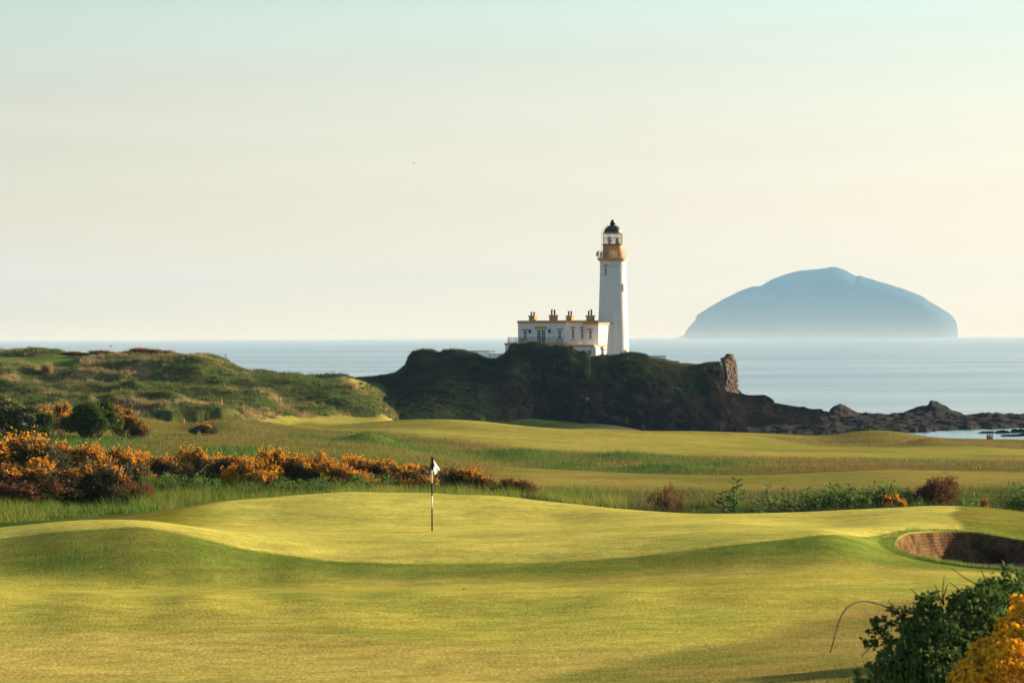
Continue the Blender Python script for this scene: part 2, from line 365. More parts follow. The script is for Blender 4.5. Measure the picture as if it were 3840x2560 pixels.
lz([(XL, 3), (1200, 5.5), (1700, 5), (2300, 2), (2700, -2), (XR, -2.5)], 562, 400); lz([(XL, -3), (1500, -2.5), (XR, -3)], 640, 600)
lz([(XL, -4), (XR, -4)], 700, 600)
CP = np.array(CP)
def ab(px, Y): return np.stack([px/1000.0, np.log(np.maximum(Y, 1.0))*3.2], -1)
_A = ab(CP[:, 0], CP[:, 1]); CEN = .12
def kern(d2): return np.sqrt(d2+CEN*CEN)
_K = kern(((_A[:, None]-_A[None])**2).sum(-1)); n_ = len(_A)
_P = np.concatenate([np.ones((n_, 1)), _A], 1)
_S = np.block([[_K+np.eye(n_)*-2e-3, _P], [_P.T, np.zeros((3, 3))]])
_W = np.linalg.solve(_S, np.concatenate([CP[:, 2], np.zeros(3)]))
def base_z(x, y):
    sh = np.shape(x); x = np.ravel(x).astype(float); y = np.ravel(y).astype(float)
    Y = np.clip(y, 1.0, 700); px = np.clip(1920 + FPX*x/np.maximum(y, 20.0), XL, XR)
    q = ab(px, Y); out = np.empty(len(q))
    for i in range(0, len(q), 20000):
        d = ((q[i:i+20000, None]-_A[None])**2).sum(-1)
        out[i:i+20000] = kern(d) @ _W[:n_] + _W[n_] + q[i:i+20000] @ _W[n_+1:]
    return out.reshape(sh)
def px_of(x, y): return 1920 + FPX*x/np.maximum(y, 20.0)
def dune_mask(px, Y):
    lo = np.interp(px, [XL, 300, 900, 1150, 1400, 1480], [285, 285, 296, 322, 338, 345])
    m = sstep(lo, lo+14, Y)*(1-sstep(470, 520, Y))
    return m*(1-sstep(1470, 1500, px)*(1-sstep(400, 430, Y)))*(1-sstep(1750, 1900, px))
MOUNDS = ((1390, 226, 110, 4, .75), (1950, 226, 160, 5, .45), (2350, 228, 120, 4, .3), (2500, 208, 160, 3, .35), (2720, 213, 100, 2.5, .3), (3480, 313, 90, 6, .5), (3150, 318, 120, 5, -.4))
def ground_z(x, y):
    x = np.asarray(x, float); y = np.asarray(y, float)
    px = px_of(x, y); z = base_z(x, y)
    far = sstep(125, 165, y)
    z = z + .03*(1-far)*fbm(x, y, 0, 9, 2, 3)*sstep(20, 45, y)
    z = z + far*(1-sstep(380, 420, y))*(.36*fbm(x*.45, y, 0, 18, 3, 5))
    z = z + sstep(470, 490, y)*(1-sstep(1750, 1850, px))*(1.0*fbm(x, y, 0, 8, 4, 6))
    lawn = (px < 300)*sstep(380, 386, y)*(1-sstep(406, 412, y))
    dm = dune_mask(px, y)*(1-lawn)
    hum = fbm(x, y*.7, 0, 15, 5, 11, .55); rid = 1-2*np.abs(fbm(x, y*.8, 0, 10, 3, 21))
    crest = np.interp(px, [p[0] for p in Mc], [p[2] for p in Mc])
    soft = 1-.96*np.exp(-((y-crest)/np.where(y < crest, 21.0, 13.0))**2)*(y < 450)
    fin = fbm(x, y*.6, 0, 3.6, 3, 23)
    z = z + dm*soft*(1.8*hum + 1.1*rid-.5+.4*fin)
    ys_ = np.interp(px, [560, 640, 760, 900, 980], [301, 297, 299, 303, 306])+1.2*fbm(x, y*0, 0, 2.5, 2, 29)
    z = z + 1.0*sstep(560, 640, px)*(1-sstep(760, 1010, px))*sstep(ys_, ys_+.9, y)*(1-sstep(ys_+2, ys_+16, y))
    for (cx, cyy, rx, ry, hh) in MOUNDS: z = z + hh*np.exp(-((px-cx)/rx)**2-((y-cyy)/ry)**2)
    return z
# bunker outline (px, py, Y) -> world polygon on the turf
BK = [(3353, 2050, 88), (3358, 2030, 89.6), (3380, 2012, 91), (3420, 2000, 92.6), (3480, 1994, 94), (3560, 1992, 95), (3650, 1999, 95.3), (3740, 2012, 95.4), (3840, 2031, 95.3), (3960, 2060, 94.5), (4060, 2090, 92.5), (4100, 2125, 89), (4050, 2150, 85), (3940, 2150, 82.6), (3840, 2148, 82.2), (3740, 2139, 82.5), (3650, 2130, 83), (3560, 2116, 83.8), (3480, 2101, 84.8), (3400, 2076, 86.6)]
_b = np.array([at(*p)[:2] for p in BK])
def smooth_poly(p, n=3):
    for _ in range(n):
        q = np.roll(p, -1, 0); p = np.stack([.75*p+.25*q, .25*p+.75*q], 1).reshape(-1, 2)
    return p
BPOLY = smooth_poly(_b, 2)
def inpoly(x, y, P):
    r = np.zeros(np.shape(x), bool)
    for (x1, y1), (x2, y2) in zip(P, np.roll(P, -1, 0)):
        c = ((y1 > y) != (y2 > y))
        r ^= c & (x < (x2-x1)*(y-y1)/((y2-y1) if abs(y2-y1) > 1e-9 else 1e-9)+x1)
    return r
# ------------------------------------------------------------------ ground sheet with turf zones
rows = np.concatenate([np.linspace(-40, 2, 8), np.arange(4, 44, 2), np.arange(44, 130, .2), 130*np.exp(np.arange(0, math.log(460/130), .0028)), np.linspace(462, 720, 130)])
ui = np.linspace(-.185, .185, 460); uo = .185+np.cumsum(np.geomspace(.004, .12, 22))
us = np.concatenate([-uo[::-1], ui, uo])
GY = np.repeat(rows[:, None], len(us), 1); GX = us[None]*np.sqrt(rows[:, None]**2+30**2)
GZ = ground_z(GX, GY)
def zones(x, y, z):
    """albedo by turf zone (mown green, fairway, bank, rough, lush, dune grass)"""
    px, py = proj(x, y, z); pxc = np.clip(px_of(x, y), XL, XR); Y = y
    n1 = fbm(x, y, 0, 12, 4, 31); n2 = fbm(x, y, 0, 3.5, 4, 37); n3 = fbm(x, y, 0, 40, 3, 41)
    def lerp(a, b, t): t = np.clip(t, 0, 1)[..., None]; return np.asarray(a)*(1-t)+np.asarray(b)*t
    fair = lerp((.36, .32, .06), (.265, .28, .05), .5+1.2*n2+.6*n1)
    fair = lerp(fair, (.40, .31, .08), .8*sstep(.05, .5, n1+.3*n2))
    green = lerp((.45, .40, .085), (.36, .345, .072), .5+1.2*n2)
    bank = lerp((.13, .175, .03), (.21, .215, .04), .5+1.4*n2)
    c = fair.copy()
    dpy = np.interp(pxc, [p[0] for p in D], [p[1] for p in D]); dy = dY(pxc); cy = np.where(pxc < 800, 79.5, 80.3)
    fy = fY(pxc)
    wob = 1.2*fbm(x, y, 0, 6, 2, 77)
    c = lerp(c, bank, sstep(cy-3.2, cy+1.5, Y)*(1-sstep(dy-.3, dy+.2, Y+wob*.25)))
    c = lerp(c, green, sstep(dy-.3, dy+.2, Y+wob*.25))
    # right-hand part around the bunker: longer turf
    rt = sstep(3560, 3600, pxc+60*n2)*sstep(93, 97, Y)
    c = lerp(c, lerp((.15, .17, .03), (.20, .185, .035), .5+n2*1.4), rt)
    # dry fringe at the left edge of the green
    ed = np.interp(pxc, [XL, 0, 400, 800, 1000, 1300], [94, 97, 105, 113, 118, 124])+1.5*n2
    c = lerp(c, lerp((.16, .18, .02), (.22, .21, .025), .5+1.3*n2), sstep(-14, -9, Y-ed)*sstep(900, 600, pxc)*sstep(90, 94, Y))
    c = lerp(c, lerp((.25, .17, .04), (.13, .14, .02), .5+1.3*n2), sstep(-2, 2, Y-ed)*(pxc < 1300))
    # semi-rough at the lower right
    sr = sstep(0, 1, (pxc-np.interp(Y, [45, 50, 58, 66, 72], [1500, 1900, 2700, 3100, 4200])+150*n2)/250)*(Y < 73)
    c = lerp(c, lerp((.27, .205, .055), (.18, .195, .04), .5+1.3*n2+.3*n1), sr)
    # beyond the green
    rough = lerp((.16, .115, .034), (.115, .125, .027), .5+1.3*n1+.6*n2+.4*sstep(1900, 1500, pxc))
    lush = lerp((.055, .105, .018), (.10, .135, .028), .5+1.2*n2)
    c = lerp(c, lush, sstep(fy+.2, fy+1.5, Y))
    c = lerp(c, rough, sstep(150, 172, Y+8*n1))
    fwr = sstep(1700, 2000, pxc+200*n1)*sstep(150, 158, Y+4*n1)*(1-sstep(199, 203, Y))
    fwc = lerp((.25, .20, .05), (.18, .17, .04), .5+1.3*n1)
    c = lerp(c, fwc, fwr)
    lo = np.interp(pxc, [XL, 900, 1000, 1500, 1900, 2400, 2900, 3840], [400, 330, 300, 272, 255, 243, 240, 240])
    c = lerp(c, lerp((.28, .25, .055), (.20, .19, .04), .5+1.4*n1), sstep(lo-4, lo+4, Y+5*n1)*(1-sstep(330, 336, Y)*(pxc > 2400))*(1-sstep(300, 306, Y)*sstep(2850, 3150, pxc+120*n1+150*n2)))
    c = lerp(c, lerp((.13, .14, .03), (.19, .15, .045), .5+n1), sstep(302, 308, Y)*sstep(2850, 3150, pxc+120*n1+150*n2))
    for (cx, cyy, rx, ry) in ((1390, 226, 150, 5), (1560, 222, 170, 4), (1950, 226, 230, 7), (2350, 228, 180, 5), (2500, 208, 230, 4), (2700, 214, 150, 3), (880, 175, 200, 8), (300, 195, 350, 14), (1150, 236, 100, 5), (60, 190, 300, 12), (2130, 214, 120, 4)):
        c = lerp(c, lush*1.15, 1.15*np.exp(-((pxc-cx)/rx)**2-((Y-cyy)/ry)**2)*(1+.6*n2))
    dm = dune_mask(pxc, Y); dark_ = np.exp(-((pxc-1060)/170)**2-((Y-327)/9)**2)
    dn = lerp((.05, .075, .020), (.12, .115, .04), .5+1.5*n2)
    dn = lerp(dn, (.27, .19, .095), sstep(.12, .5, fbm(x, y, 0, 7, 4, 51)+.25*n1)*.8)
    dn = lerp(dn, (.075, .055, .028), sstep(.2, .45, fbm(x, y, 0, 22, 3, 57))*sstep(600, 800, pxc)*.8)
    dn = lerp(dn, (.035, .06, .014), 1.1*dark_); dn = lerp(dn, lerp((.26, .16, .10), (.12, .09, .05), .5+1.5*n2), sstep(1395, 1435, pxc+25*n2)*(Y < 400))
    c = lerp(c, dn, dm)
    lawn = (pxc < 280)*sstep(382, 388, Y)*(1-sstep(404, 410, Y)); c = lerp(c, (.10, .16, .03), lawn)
    slope = sstep(395, 410, Y)*sstep(1250, 1500, pxc); c = lerp(c, lerp((.016, .036, .010), (.03, .048, .013), .5+1.2*n2), slope)  # saddle slope darkened: the headland's shadow is put into the turf colour
    c = lerp(c, (.10, .08, .06), sstep(2.2, 1.0, z)*(Y > 300))
    return c
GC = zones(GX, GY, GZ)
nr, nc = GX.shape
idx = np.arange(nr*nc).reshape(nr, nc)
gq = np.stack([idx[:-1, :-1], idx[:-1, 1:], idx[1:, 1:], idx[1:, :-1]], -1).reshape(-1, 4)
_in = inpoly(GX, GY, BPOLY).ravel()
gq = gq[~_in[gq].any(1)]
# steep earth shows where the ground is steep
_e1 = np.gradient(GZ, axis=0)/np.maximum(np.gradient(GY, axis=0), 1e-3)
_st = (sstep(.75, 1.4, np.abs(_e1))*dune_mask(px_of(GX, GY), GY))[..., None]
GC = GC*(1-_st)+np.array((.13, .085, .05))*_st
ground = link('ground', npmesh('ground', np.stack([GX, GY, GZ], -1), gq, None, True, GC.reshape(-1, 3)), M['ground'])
tag(ground, kind='structure')

# ------------------------------------------------------------------ sea
me = bpy.data.meshes.new('sea')
ys = [330, 420, 520, 620, 800, 1200, 2000, 4000, 9000, 13000, 17200]; xs = [-13500, -6000, -1500, -300, -100, 0, 100, 300, 1500, 6000, 13500]
vs = [(x, y, 0) for y in ys for x in xs]; k = len(xs)
me.from_pydata(vs, [], [(j*k+i, j*k+i+1, (j+1)*k+i+1, (j+1)*k+i) for j in range(len(ys)-1) for i in range(k-1)])
ms = bpy.data.materials.new('sea_water'); ms.use_nodes = True; nt = ms.node_tree; N = nt.nodes; L = nt.links
b = N['Principled BSDF']; b.inputs['Base Color'].default_value = (.06, .17, .26, 1); b.inputs['IOR'].default_value = 1.33; b.inputs['Specular Tint'].default_value = (.84, .94, 1.0, 1); b.inputs['Roughness'].default_value = .18
geo = N.new('ShaderNodeNewGeometry'); prev = None
for sc, st, di in (((.12, .12, 1), .16, .3), ((.6, .6, 1), .22, .12)):
    mp = N.new('ShaderNodeMapping'); mp.inputs['Scale'].default_value = sc; L.new(geo.outputs['Position'], mp.inputs[0])
    nz = N.new('ShaderNodeTexNoise'); nz.inputs['Scale'].default_value = 1; nz.inputs['Detail'].default_value = 4; L.new(mp.outputs[0], nz.inputs['Vector'])
    bp = N.new('ShaderNodeBump'); bp.inputs['Strength'].default_value = st; bp.inputs['Distance'].default_value = di; L.new(nz.outputs['Fac'], bp.inputs['Height'])
    if prev: L.new(prev.outputs[0], bp.inputs['Normal'])
    prev = bp
L.new(prev.outputs[0], b.inputs['Normal'])
# calm slicks and ruffled lanes
mp = N.new('ShaderNodeMapping'); mp.inputs['Scale'].default_value = (.0035, .006, 1); L.new(geo.outputs['Position'], mp.inputs[0])
nz = N.new('ShaderNodeTexNoise'); nz.inputs['Scale'].default_value = 1; nz.inputs['Detail'].default_value = 5; L.new(mp.outputs[0], nz.inputs['Vector'])
mr = N.new('ShaderNodeMapRange'); mr.inputs[1].default_value = .35; mr.inputs[2].default_value = .65; mr.inputs[3].default_value = .15; mr.inputs[4].default_value = .23
L.new(nz.outputs['Fac'], mr.inputs[0]); L.new(mr.outputs[0], b.inputs['Roughness'])
tag(link('sea', me, ms), kind='structure')

# ------------------------------------------------------------------ far island
IS = [(2538, 1267), (2552, 1262), (2566, 1257), (2570, 1243), (2590, 1219), (2610, 1197), (2612, 1182), (2661, 1152), (2714, 1121), (2786, 1085), (2826, 1073), (2852, 1072), (2898, 1046), (2959, 1024), (3000, 1015), (3051, 1010), (3090, 1006), (3117, 1002), (3138, 1002), (3173, 1014), (3209, 1037), (3224, 1033), (3265, 1046), (3326, 1065), (3393, 1084), (3459, 1111), (3500, 1139), (3561, 1174), (3584, 1200), (3590, 1220), (3591, 1262), (3594, 1272)]
YI = 16000.0
ipx = np.linspace(2536, 3596, 320); ipy = np.interp(ipx, *zip(*IS)) + 1.6*fbm(ipx, 0, 0, 30, 4, 3)
ip = at(ipx, ipy, YI); nt_ = 60
vv = []
for j in range(nt_+1):
    a = math.pi*j/nt_                                   # front foot -> crest -> back foot
    dep = -math.cos(a)*420*np.sqrt(np.clip(1-(np.abs(ipx-3066)/532)**9, 0.01, 1))
    zz = np.maximum(ip[:, 2], 0.5)*math.sin(a)**.24
    rough_ = 7*fbm(ip[:, 0], dep+YI, zz, 130, 4, 8)*(abs(math.cos(a)))
    vv.append(np.stack([ip[:, 0]*(YI+dep)/YI, YI+dep+rough_*2, zz-3+np.minimum(rough_, 0)*math.sin(a)+3*math.sin(a)], -1))
vv = np.array(vv); n0, n1_ = vv.shape[:2]; idx = np.arange(n0*n1_).reshape(n0, n1_)
iq = np.stack([idx[:-1, :-1], idx[:-1, 1:], idx[1:, 1:], idx[1:, :-1]], -1).reshape(-1, 4)
tag(link('island', npmesh('island', vv, iq, None, True), M['island']), kind='structure')

# ------------------------------------------------------------------ headland under the lighthouse
HC = [(1240, 1425), (1380, 1415), (1450, 1406), (1482, 1399), (1517, 1372), (1529, 1340), (1546, 1318), (1566, 1313), (1585, 1310), (1624, 1313), (1647, 1324), (1664, 1312), (1706, 1310), (1740, 1314), (1784, 1325), (1811, 1339), (1835, 1347), (1861, 1347), (1876, 1337), (1903, 1318), (1910, 1300), (1917, 1291), (1930, 1287), (1948, 1291), (1975, 1287), (1992, 1283), (2012, 1283), (2039, 1290), (2067, 1298), (2080, 1295), (2100, 1294), (2124, 1298), (2145, 1298), (2162, 1316), (2175, 1319), (2186, 1315), (2199, 1320), (2217, 1342), (2237, 1337), (2260, 1333), (2290, 1336), (2322, 1332), (2332, 1325), (2363, 1322), (2418, 1330), (2438, 1347), (2470, 1352), (2506, 1360), (2550, 1373), (2601, 1373), (2625, 1367), (2669, 1358), (2700, 1358), (2706, 1374), (2713, 1440), (2724, 1468), (2765, 1476), (2790, 1478), (2809, 1481), (2863, 1481), (2885, 1490), (2901, 1502), (2906, 1517), (2948, 1519), (2976, 1530), (3015, 1524), (3039, 1534), (3083, 1534), (3092, 1552), (3108, 1570), (3130, 1600)]
hx = np.linspace(1250, 3125, 900); hpy = np.interp(hx, *zip(*HC)); hpy = hpy + 1.4*fbm(hx, 0, 0, 26, 3, 5)
YC = np.interp(hx, [1250, 1480, 1600, 1900, 2200, 2700, 2800, 3130], [548, 566, 564, 560, 560, 572, 580, 588])
cr = at(hx, hpy, YC)
DEP = np.interp(hx, [1250, 1500, 1800, 2000, 2300, 2700, 3130], [50, 56, 46, 26, 22, 22, 26])
zf = np.interp(hx, [1250, 1500, 1800, 2100, 2700, 3130], [6.5, 3.2, 1.5, .3, -.6, -.6])
EXPO = np.interp(hx, [1250, 1500, 1800, 2050, 3130], [1.0, .95, .85, .75, .7])
def gsm(a, k):
    w_ = np.exp(-.5*(np.arange(-3*k, 3*k+1)/k)**2); w_ /= w_.sum(); return np.convolve(np.pad(a, 3*k, mode='edge'), w_, 'valid')
cs1 = np.minimum(gsm(cr[:, 2], 34)-.5, cr[:, 2]+.6); cs2 = gsm(cr[:, 2], 9)
ts = np.concatenate([np.linspace(0, 1, 150), 1+np.linspace(.006, 1, 70)**1.3])
vv = []; hc_ = []
for t in ts:
    if t <= 1:
        y = YC-DEP*(1-t)
        ez = t**EXPO
        k1 = sstep(.55, .9, t); k2 = sstep(.9, 1.0, t); zt_ = (cs1*(1-k1)+np.minimum(cs2, cr[:, 2]+.2)*k1)*(1-k2)+cr[:, 2]*k2
        z = zf+(zt_-zf)*ez
        x = cr[:, 0]*(y/YC)
    else:
        q = t-1
        y = YC+q*90; x = cr[:, 0]*(y/YC)
        flat = np.interp(hx, [1250, 1480, 1600, 1820, 1900, 2400, 2550, 2700, 2800, 3130], [7, 8.5, 10.3, 10.5, 11.5, 12.6, 11, 9.5, 4.0, 1.0])
        drop = sstep(.02, .2, q); z = cr[:, 2]*(1-drop)+np.minimum(flat, cr[:, 2]-.15)*drop
        z = z*(1-sstep(.75, 1, q))+(-3)*sstep(.75, 1, q)
    vv.append(np.stack([x, y, z], -1))
vv = np.array(vv); T2 = np.repeat(ts[:, None], len(hx), 1); PX2 = np.repeat(hx[None], len(ts), 0)
X_, Y_, Z_ = vv[..., 0], vv[..., 1], vv[..., 2]
rockm = np.clip(sstep(1750, 2000, PX2+220*fbm(X_, Z_, 0, 10, 3, 91)), .12, 1)*(1-.0*T2)
rockm = np.clip(rockm*(1-.75*sstep(.45, .8, T2+.25*fbm(X_, Z_, 0, 7, 3, 93))*(PX2 < 2640)), .1, 1)
fade = 1-.93*np.exp(-((T2-1)/.06)**2); fade = np.where(T2 > 1, .25, fade)
blk = np.abs(fbm(X_, Y_*.4, Z_*1.3, 7, 4, 61, .55))
strat = fbm(X_*.25, Y_*.2, Z_+.25*X_, 1.3, 3, 64)
big = fbm(X_, Y_*.5, Z_*.8, 13, 3, 69)
def cell2(x, y, s, seed):
    gx, gy = np.floor(x/s), np.floor(y/s); best = np.full(x.shape, 9.0); val = np.zeros(x.shape)
    for i in (-1, 0, 1):
        for j in (-1, 0, 1):
            cx = gx+i; cy = gy+j; z0 = np.zeros_like(cx); d = np.hypot(x/s-cx-_h(cx, cy, z0, seed), y/s-cy-_h(cx, cy, z0, seed+1)); m_ = d < best; best = np.where(m_, d, best); val = np.where(m_, _h(cx, cy, z0, seed+2), val)
    return val
wx, wz = X_+.8*fbm(X_, Z_, 0, 2, 2, 7), Z_+.5*fbm(X_, Z_, 5, 2, 2, 8)
blocks = .9*(cell2(wx, wz*1.5, 3.0, 41)-.5)+.5*(cell2(wx, wz*1.6, 1.2, 44)-.5)
dsp = rockm*fade*(2.2*(blk-.25)+.6*fbm(X_, Y_, Z_, 1.6, 3, 67)+.3*strat+2.0*big+1.5*blocks) + fade*(1.6*fbm(X_, Y_, Z_, 9, 4, 71))*(1-rockm)
vv[..., 1] += dsp*1.25; vv[..., 0] += rockm*fade*.7*fbm(X_, Y_, Z_, 4, 4, 75)
vv[..., 2] += dsp*.25*(T2 < 1) + np.where(T2 < 1, fade, 0)*.5*fbm(X_, Y_, 0, 4, 4, 73)*(1-rockm) - np.where(T2 < 1, fade, 0)*.15
n0, n1_ = vv.shape[:2]; idx = np.arange(n0*n1_).reshape(n0, n1_)
hq = np.stack([idx[:-1, :-1], idx[:-1, 1:], idx[1:, 1:], idx[1:, :-1]], -1).reshape(-1, 4)
nz1 = fbm(X_, Y_, Z_, 5, 4, 81)[..., None]; nz2 = fbm(X_, Y_, Z_, 1.5, 3, 83)[..., None]
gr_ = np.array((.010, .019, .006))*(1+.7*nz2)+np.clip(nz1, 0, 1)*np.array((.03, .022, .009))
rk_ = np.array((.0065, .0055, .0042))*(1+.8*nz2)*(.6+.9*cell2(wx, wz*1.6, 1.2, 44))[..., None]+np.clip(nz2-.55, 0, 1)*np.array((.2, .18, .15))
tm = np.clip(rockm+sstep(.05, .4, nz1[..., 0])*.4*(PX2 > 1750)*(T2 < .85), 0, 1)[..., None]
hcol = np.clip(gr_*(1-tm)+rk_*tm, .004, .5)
tag(link('headland', npmesh('headland', vv, hq, None, True, hcol.reshape(-1, 3)), M['head']), kind='structure')
HEADV = vv

# ------------------------------------------------------------------ tidal reef
RC = [(2760, 1500), (2850, 1520), (2950, 1530), (3060, 1540), (3090, 1551), (3107, 1552), (3112, 1535), (3125, 1522), (3151, 1513), (3170, 1520), (3185, 1530), (3219, 1547), (3257, 1553), (3300, 1549), (3335, 1555), (3347, 1548), (3369, 1555), (3403, 1540), (3437, 1525), (3480, 1517), (3488, 1504), (3495, 1499), (3514, 1505), (3530, 1515), (3553, 1523), (3568, 1538), (3595, 1543), (3611, 1555), (3645, 1565), (3718, 1562), (3780, 1566), (3840, 1570), (4000, 1576), (4200, 1582), (4300, 1592)]
rx_ = np.linspace(2760, 4300, 760); rpy = np.interp(rx_, *zip(*RC)) + 2.6*fbm(rx_, 0, 0, 14, 4, 15)
RYC = np.interp(rx_, [2760, 3100, 3300, 4300], [600, 622, 645, 655]); rc = at(rx_, rpy, RYC)
fpy = np.interp(rx_, [2760, 3300, 3380, 3520, 3620, 3770, 3840, 4300], [1640, 1640, 1626, 1617, 1611, 1608, 1605, 1606]) + 3*fbm(rx_, 0, 0, 40, 4, 25)
RYF = (CAMZ)*FPX/(fpy-(1258-(rx_-1920)*.00367)); 
vv = []; ts = np.concatenate([np.linspace(-.15, 1, 120), np.linspace(1.01, 1.35, 24)])
for t in ts:
    y = RYF+(RYC-RYF)*t; sh = np.clip(t, 0, 1)
    shelf = .35+.9*sh
    z = np.where(t <= 1, np.minimum(shelf*sstep(-.02, .1, t)-1.2*(1-sstep(-.15, .06, t)), 9) + (rc[:, 2]-1.25)*sstep(.72, 1.0, t), rc[:, 2]*(1-sstep(1, 1.25, t))-1.5*sstep(1, 1.3, t))
    vv.append(np.stack([at(rx_, 1500, y)[:, 0], y, z], -1))
vv = np.array(vv); T2 = np.repeat(ts[:, None], len(rx_), 1); X_, Y_, Z_ = vv[..., 0].copy(), vv[..., 1].copy(), vv[..., 2].copy()
fade = 1-.9*np.exp(-((T2-1)/.05)**2)
def cell(x, y, s, seed):
    """blocky boulder heights: nearest-point distance on a jittered grid"""
    gx, gy = np.floor(x/s), np.floor(y/s); best = np.full(x.shape, 9.0)
    for i in (-1, 0, 1):
        for j in (-1, 0, 1):
            cx = gx+i; cy = gy+j; z0 = np.zeros_like(cx)
            d = np.hypot(x/s-cx-_h(cx, cy, z0, seed), y/s-cy-_h(cx, cy, z0, seed+1))
            best = np.minimum(best, d)
    return 1-best
b1 = cell(X_, Y_*.6, 3.2, 5); b2 = cell(X_, Y_*.6, 1.3, 9)
dz = fade*(T2 > .02)*(.6*(b1-.45)+.2*(b2-.45)+.6*fbm(X_, Y_, 0, 4, 4, 4))
vv[..., 2] += np.where(T2 < .98, dz, dz*.3); vv[..., 1] += fade*.8*fbm(X_, Z_*2, 0, 2.2, 3, 14)
n0, n1_ = vv.shape[:2]; idx = np.arange(n0*n1_).reshape(n0, n1_)
rq = np.stack([idx[:-1, :-1], idx[:-1, 1:], idx[1:, 1:], idx[1:, :-1]], -1).reshape(-1, 4)
tag(link('reef', npmesh('reef', vv, rq, None, True), M['rock']), kind='structure')

# ------------------------------------------------------------------ bunker (structure: a pit in the turf)
def offset_poly(P, d):
    a = np.roll(P, 1, 0); b = np.roll(P, -1, 0); t = b-a; t /= np.linalg.norm(t, axis=1)[:, None]
    n = np.stack([t[:, 1], -t[:, 0]], 1)
    area = (P[:, 0]*b[:, 1]-b[:, 0]*P[:, 1]).sum()
    return P+n*d*(1 if area > 0 else -1)
BP = smooth_poly(BPOLY, 1); nb = len(BP); FLOOR = 9.62
lipz = ground_z(BP[:, 0], BP[:, 1])
rings = []; mi = []; cols = []
def ring(P, z, c): rings.append(np.column_stack([P, z])); cols.append(np.tile(c, (nb, 1)))
rng = np.random.default_rng(5)
lush_c = np.array((.095, .16, .022))
Po = offset_poly(BP, .62); ring(Po, ground_z(Po[:, 0], Po[:, 1])-.03, (.17, .18, .03)); cols[-1] = zones(Po[:, 0], Po[:, 1], ground_z(Po[:, 0], Po[:, 1]))
Po = offset_poly(BP, .15); ring(Po, ground_z(Po[:, 0], Po[:, 1])+.035, lush_c); cols[-1] = .3*lush_c+.7*cols[-2]
ring(BP, lipz+.05, lush_c*.8); cols[-1] = .5*cols[-1]+.5*cols[-3]; Pi = offset_poly(BP, -.05); ring(Pi, lipz+.0, (.09, .085, .03))
nl = 20
for k in range(nl):
    f = k/(nl-1)
    jit = .012*rng.standard_normal(nb)
    Pk = offset_poly(BP, -.06-.30*f-(.014 if k % 2 else 0)); Pk = Pk + jit[:, None]*.5
    ring(Pk, (lipz-.03)*(1-f)+FLOOR*f+.01*rng.standard_normal(nb), (.1, .1, .05))
    if 0 < k < nl-1: ring(offset_poly(BP, -.06-.30*f-(0 if k % 2 else .014)), (lipz-.03)*(1-f)+FLOOR*f-.015, (.1, .1, .05))
nring = len(rings)
cen = BP.mean(0)
for f in (.72, .4): ring(cen+(offset_poly(BP, -.36)-cen)*f, np.full(nb, FLOOR-.05*(1-f))+.015*fbm(BP[:, 0]*3, f*9+BP[:, 1], 0, 1, 2, 5), (.3, .2, .1))
vv = np.concatenate(rings+[np.array([[cen[0], cen[1], FLOOR-.06]])]); cols = np.concatenate(cols+[np.array([[.3, .2, .1]])])
q = []; mi = []
for r in range(len(rings)-1):
    for k in range(nb):
        k2 = (k+1) % nb; q.append((r*nb+k, r*nb+k2, (r+1)*nb+k2, (r+1)*nb+k)); mi.append(0 if r < 3 else (1 if r < nring-1 else 2))
tr = [((len(rings)-1)*nb+k, (len(rings)-1)*nb+(k+1) % nb, len(vv)-1) for k in range(nb)]; mi += [2]*nb
tag(link('bunker', npmesh('bunker', vv, q, tr, False, cols, mi), [M['ground'], M['sod'], M['sand']]), kind='structure')

# ------------------------------------------------------------------ lighthouse
mglass = bpy.data.materials.new('lantern_glass'); mglass.use_nodes = True; nt = mglass.node_tree; N = nt.nodes; L = nt.links
tr_ = N.new('ShaderNodeBsdfTransparent'); tr_.inputs[0].default_value = (.9, .92, .9, 1); gl = N.new('ShaderNodeBsdfGlossy'); gl.inputs['Roughness'].default_value = .05
mx = N.new('ShaderNodeMixShader'); mx.inputs[0].default_value = .12
L.new(tr_.outputs[0], mx.inputs[1]); L.new(gl.outputs[0], mx.inputs[2]); L.new(mx.outputs[0], N['Material Output'].inputs['Surface'])
TX, TY = float(at(2298.8, 1200, 602)[0]), 602.0
zt = lambda py: float(at(2299, py, 602)[2])
Z0 = 11.6
lh = empty('lighthouse', (TX, TY, Z0), 'tall white lighthouse tower with ochre gallery and black dome on the headland', 'lighthouse')
def P(r, py): return (r, zt(py)-Z0)
c0 = (TX, TY, Z0)
prof = [(2.95, 0), (2.92, .6)]
for py in (1319, 1260, 1200, 1140, 1080, 1040, 1006): prof.append((2.26+(2.78-2.26)*((py-1004)/(1319-1004))**1.15 if py > 1004 else 2.26, zt(py)-Z0))
MB().lathe(c0, prof+[P(2.26, 1004)], 72).build('tower_shaft', M['white'], lh, True)
MB().lathe(c0, [P(2.24, 1004.5), P(2.34, 1003.5), P(2.36, 1001.5), P(2.26, 1000)], 72).build('string_course', M['white'], lh, True)
MB().lathe(c0, [P(2.25, 1000.5), P(2.25, 992), P(2.28, 984), P(2.36, 978), P(2.44, 976.4)], 72).build('gallery_corbel', M['white'], lh, True)
MB().lathe(c0, [P(2.50, 977), P(2.70, 976), P(2.70, 968.5), P(2.62, 967.6)], 72).build('gallery_deck', M['ochre'], lh)
b = MB()
for k in range(56):
    a = 2*math.pi*k/56; p = Vector((TX+2.6*math.cos(a), TY+2.6*math.sin(a), zt(968)))
    b.tube([p, p+Vector((0, 0, zt(940)-zt(968)))], .022 if k % 7 else .04, 5)
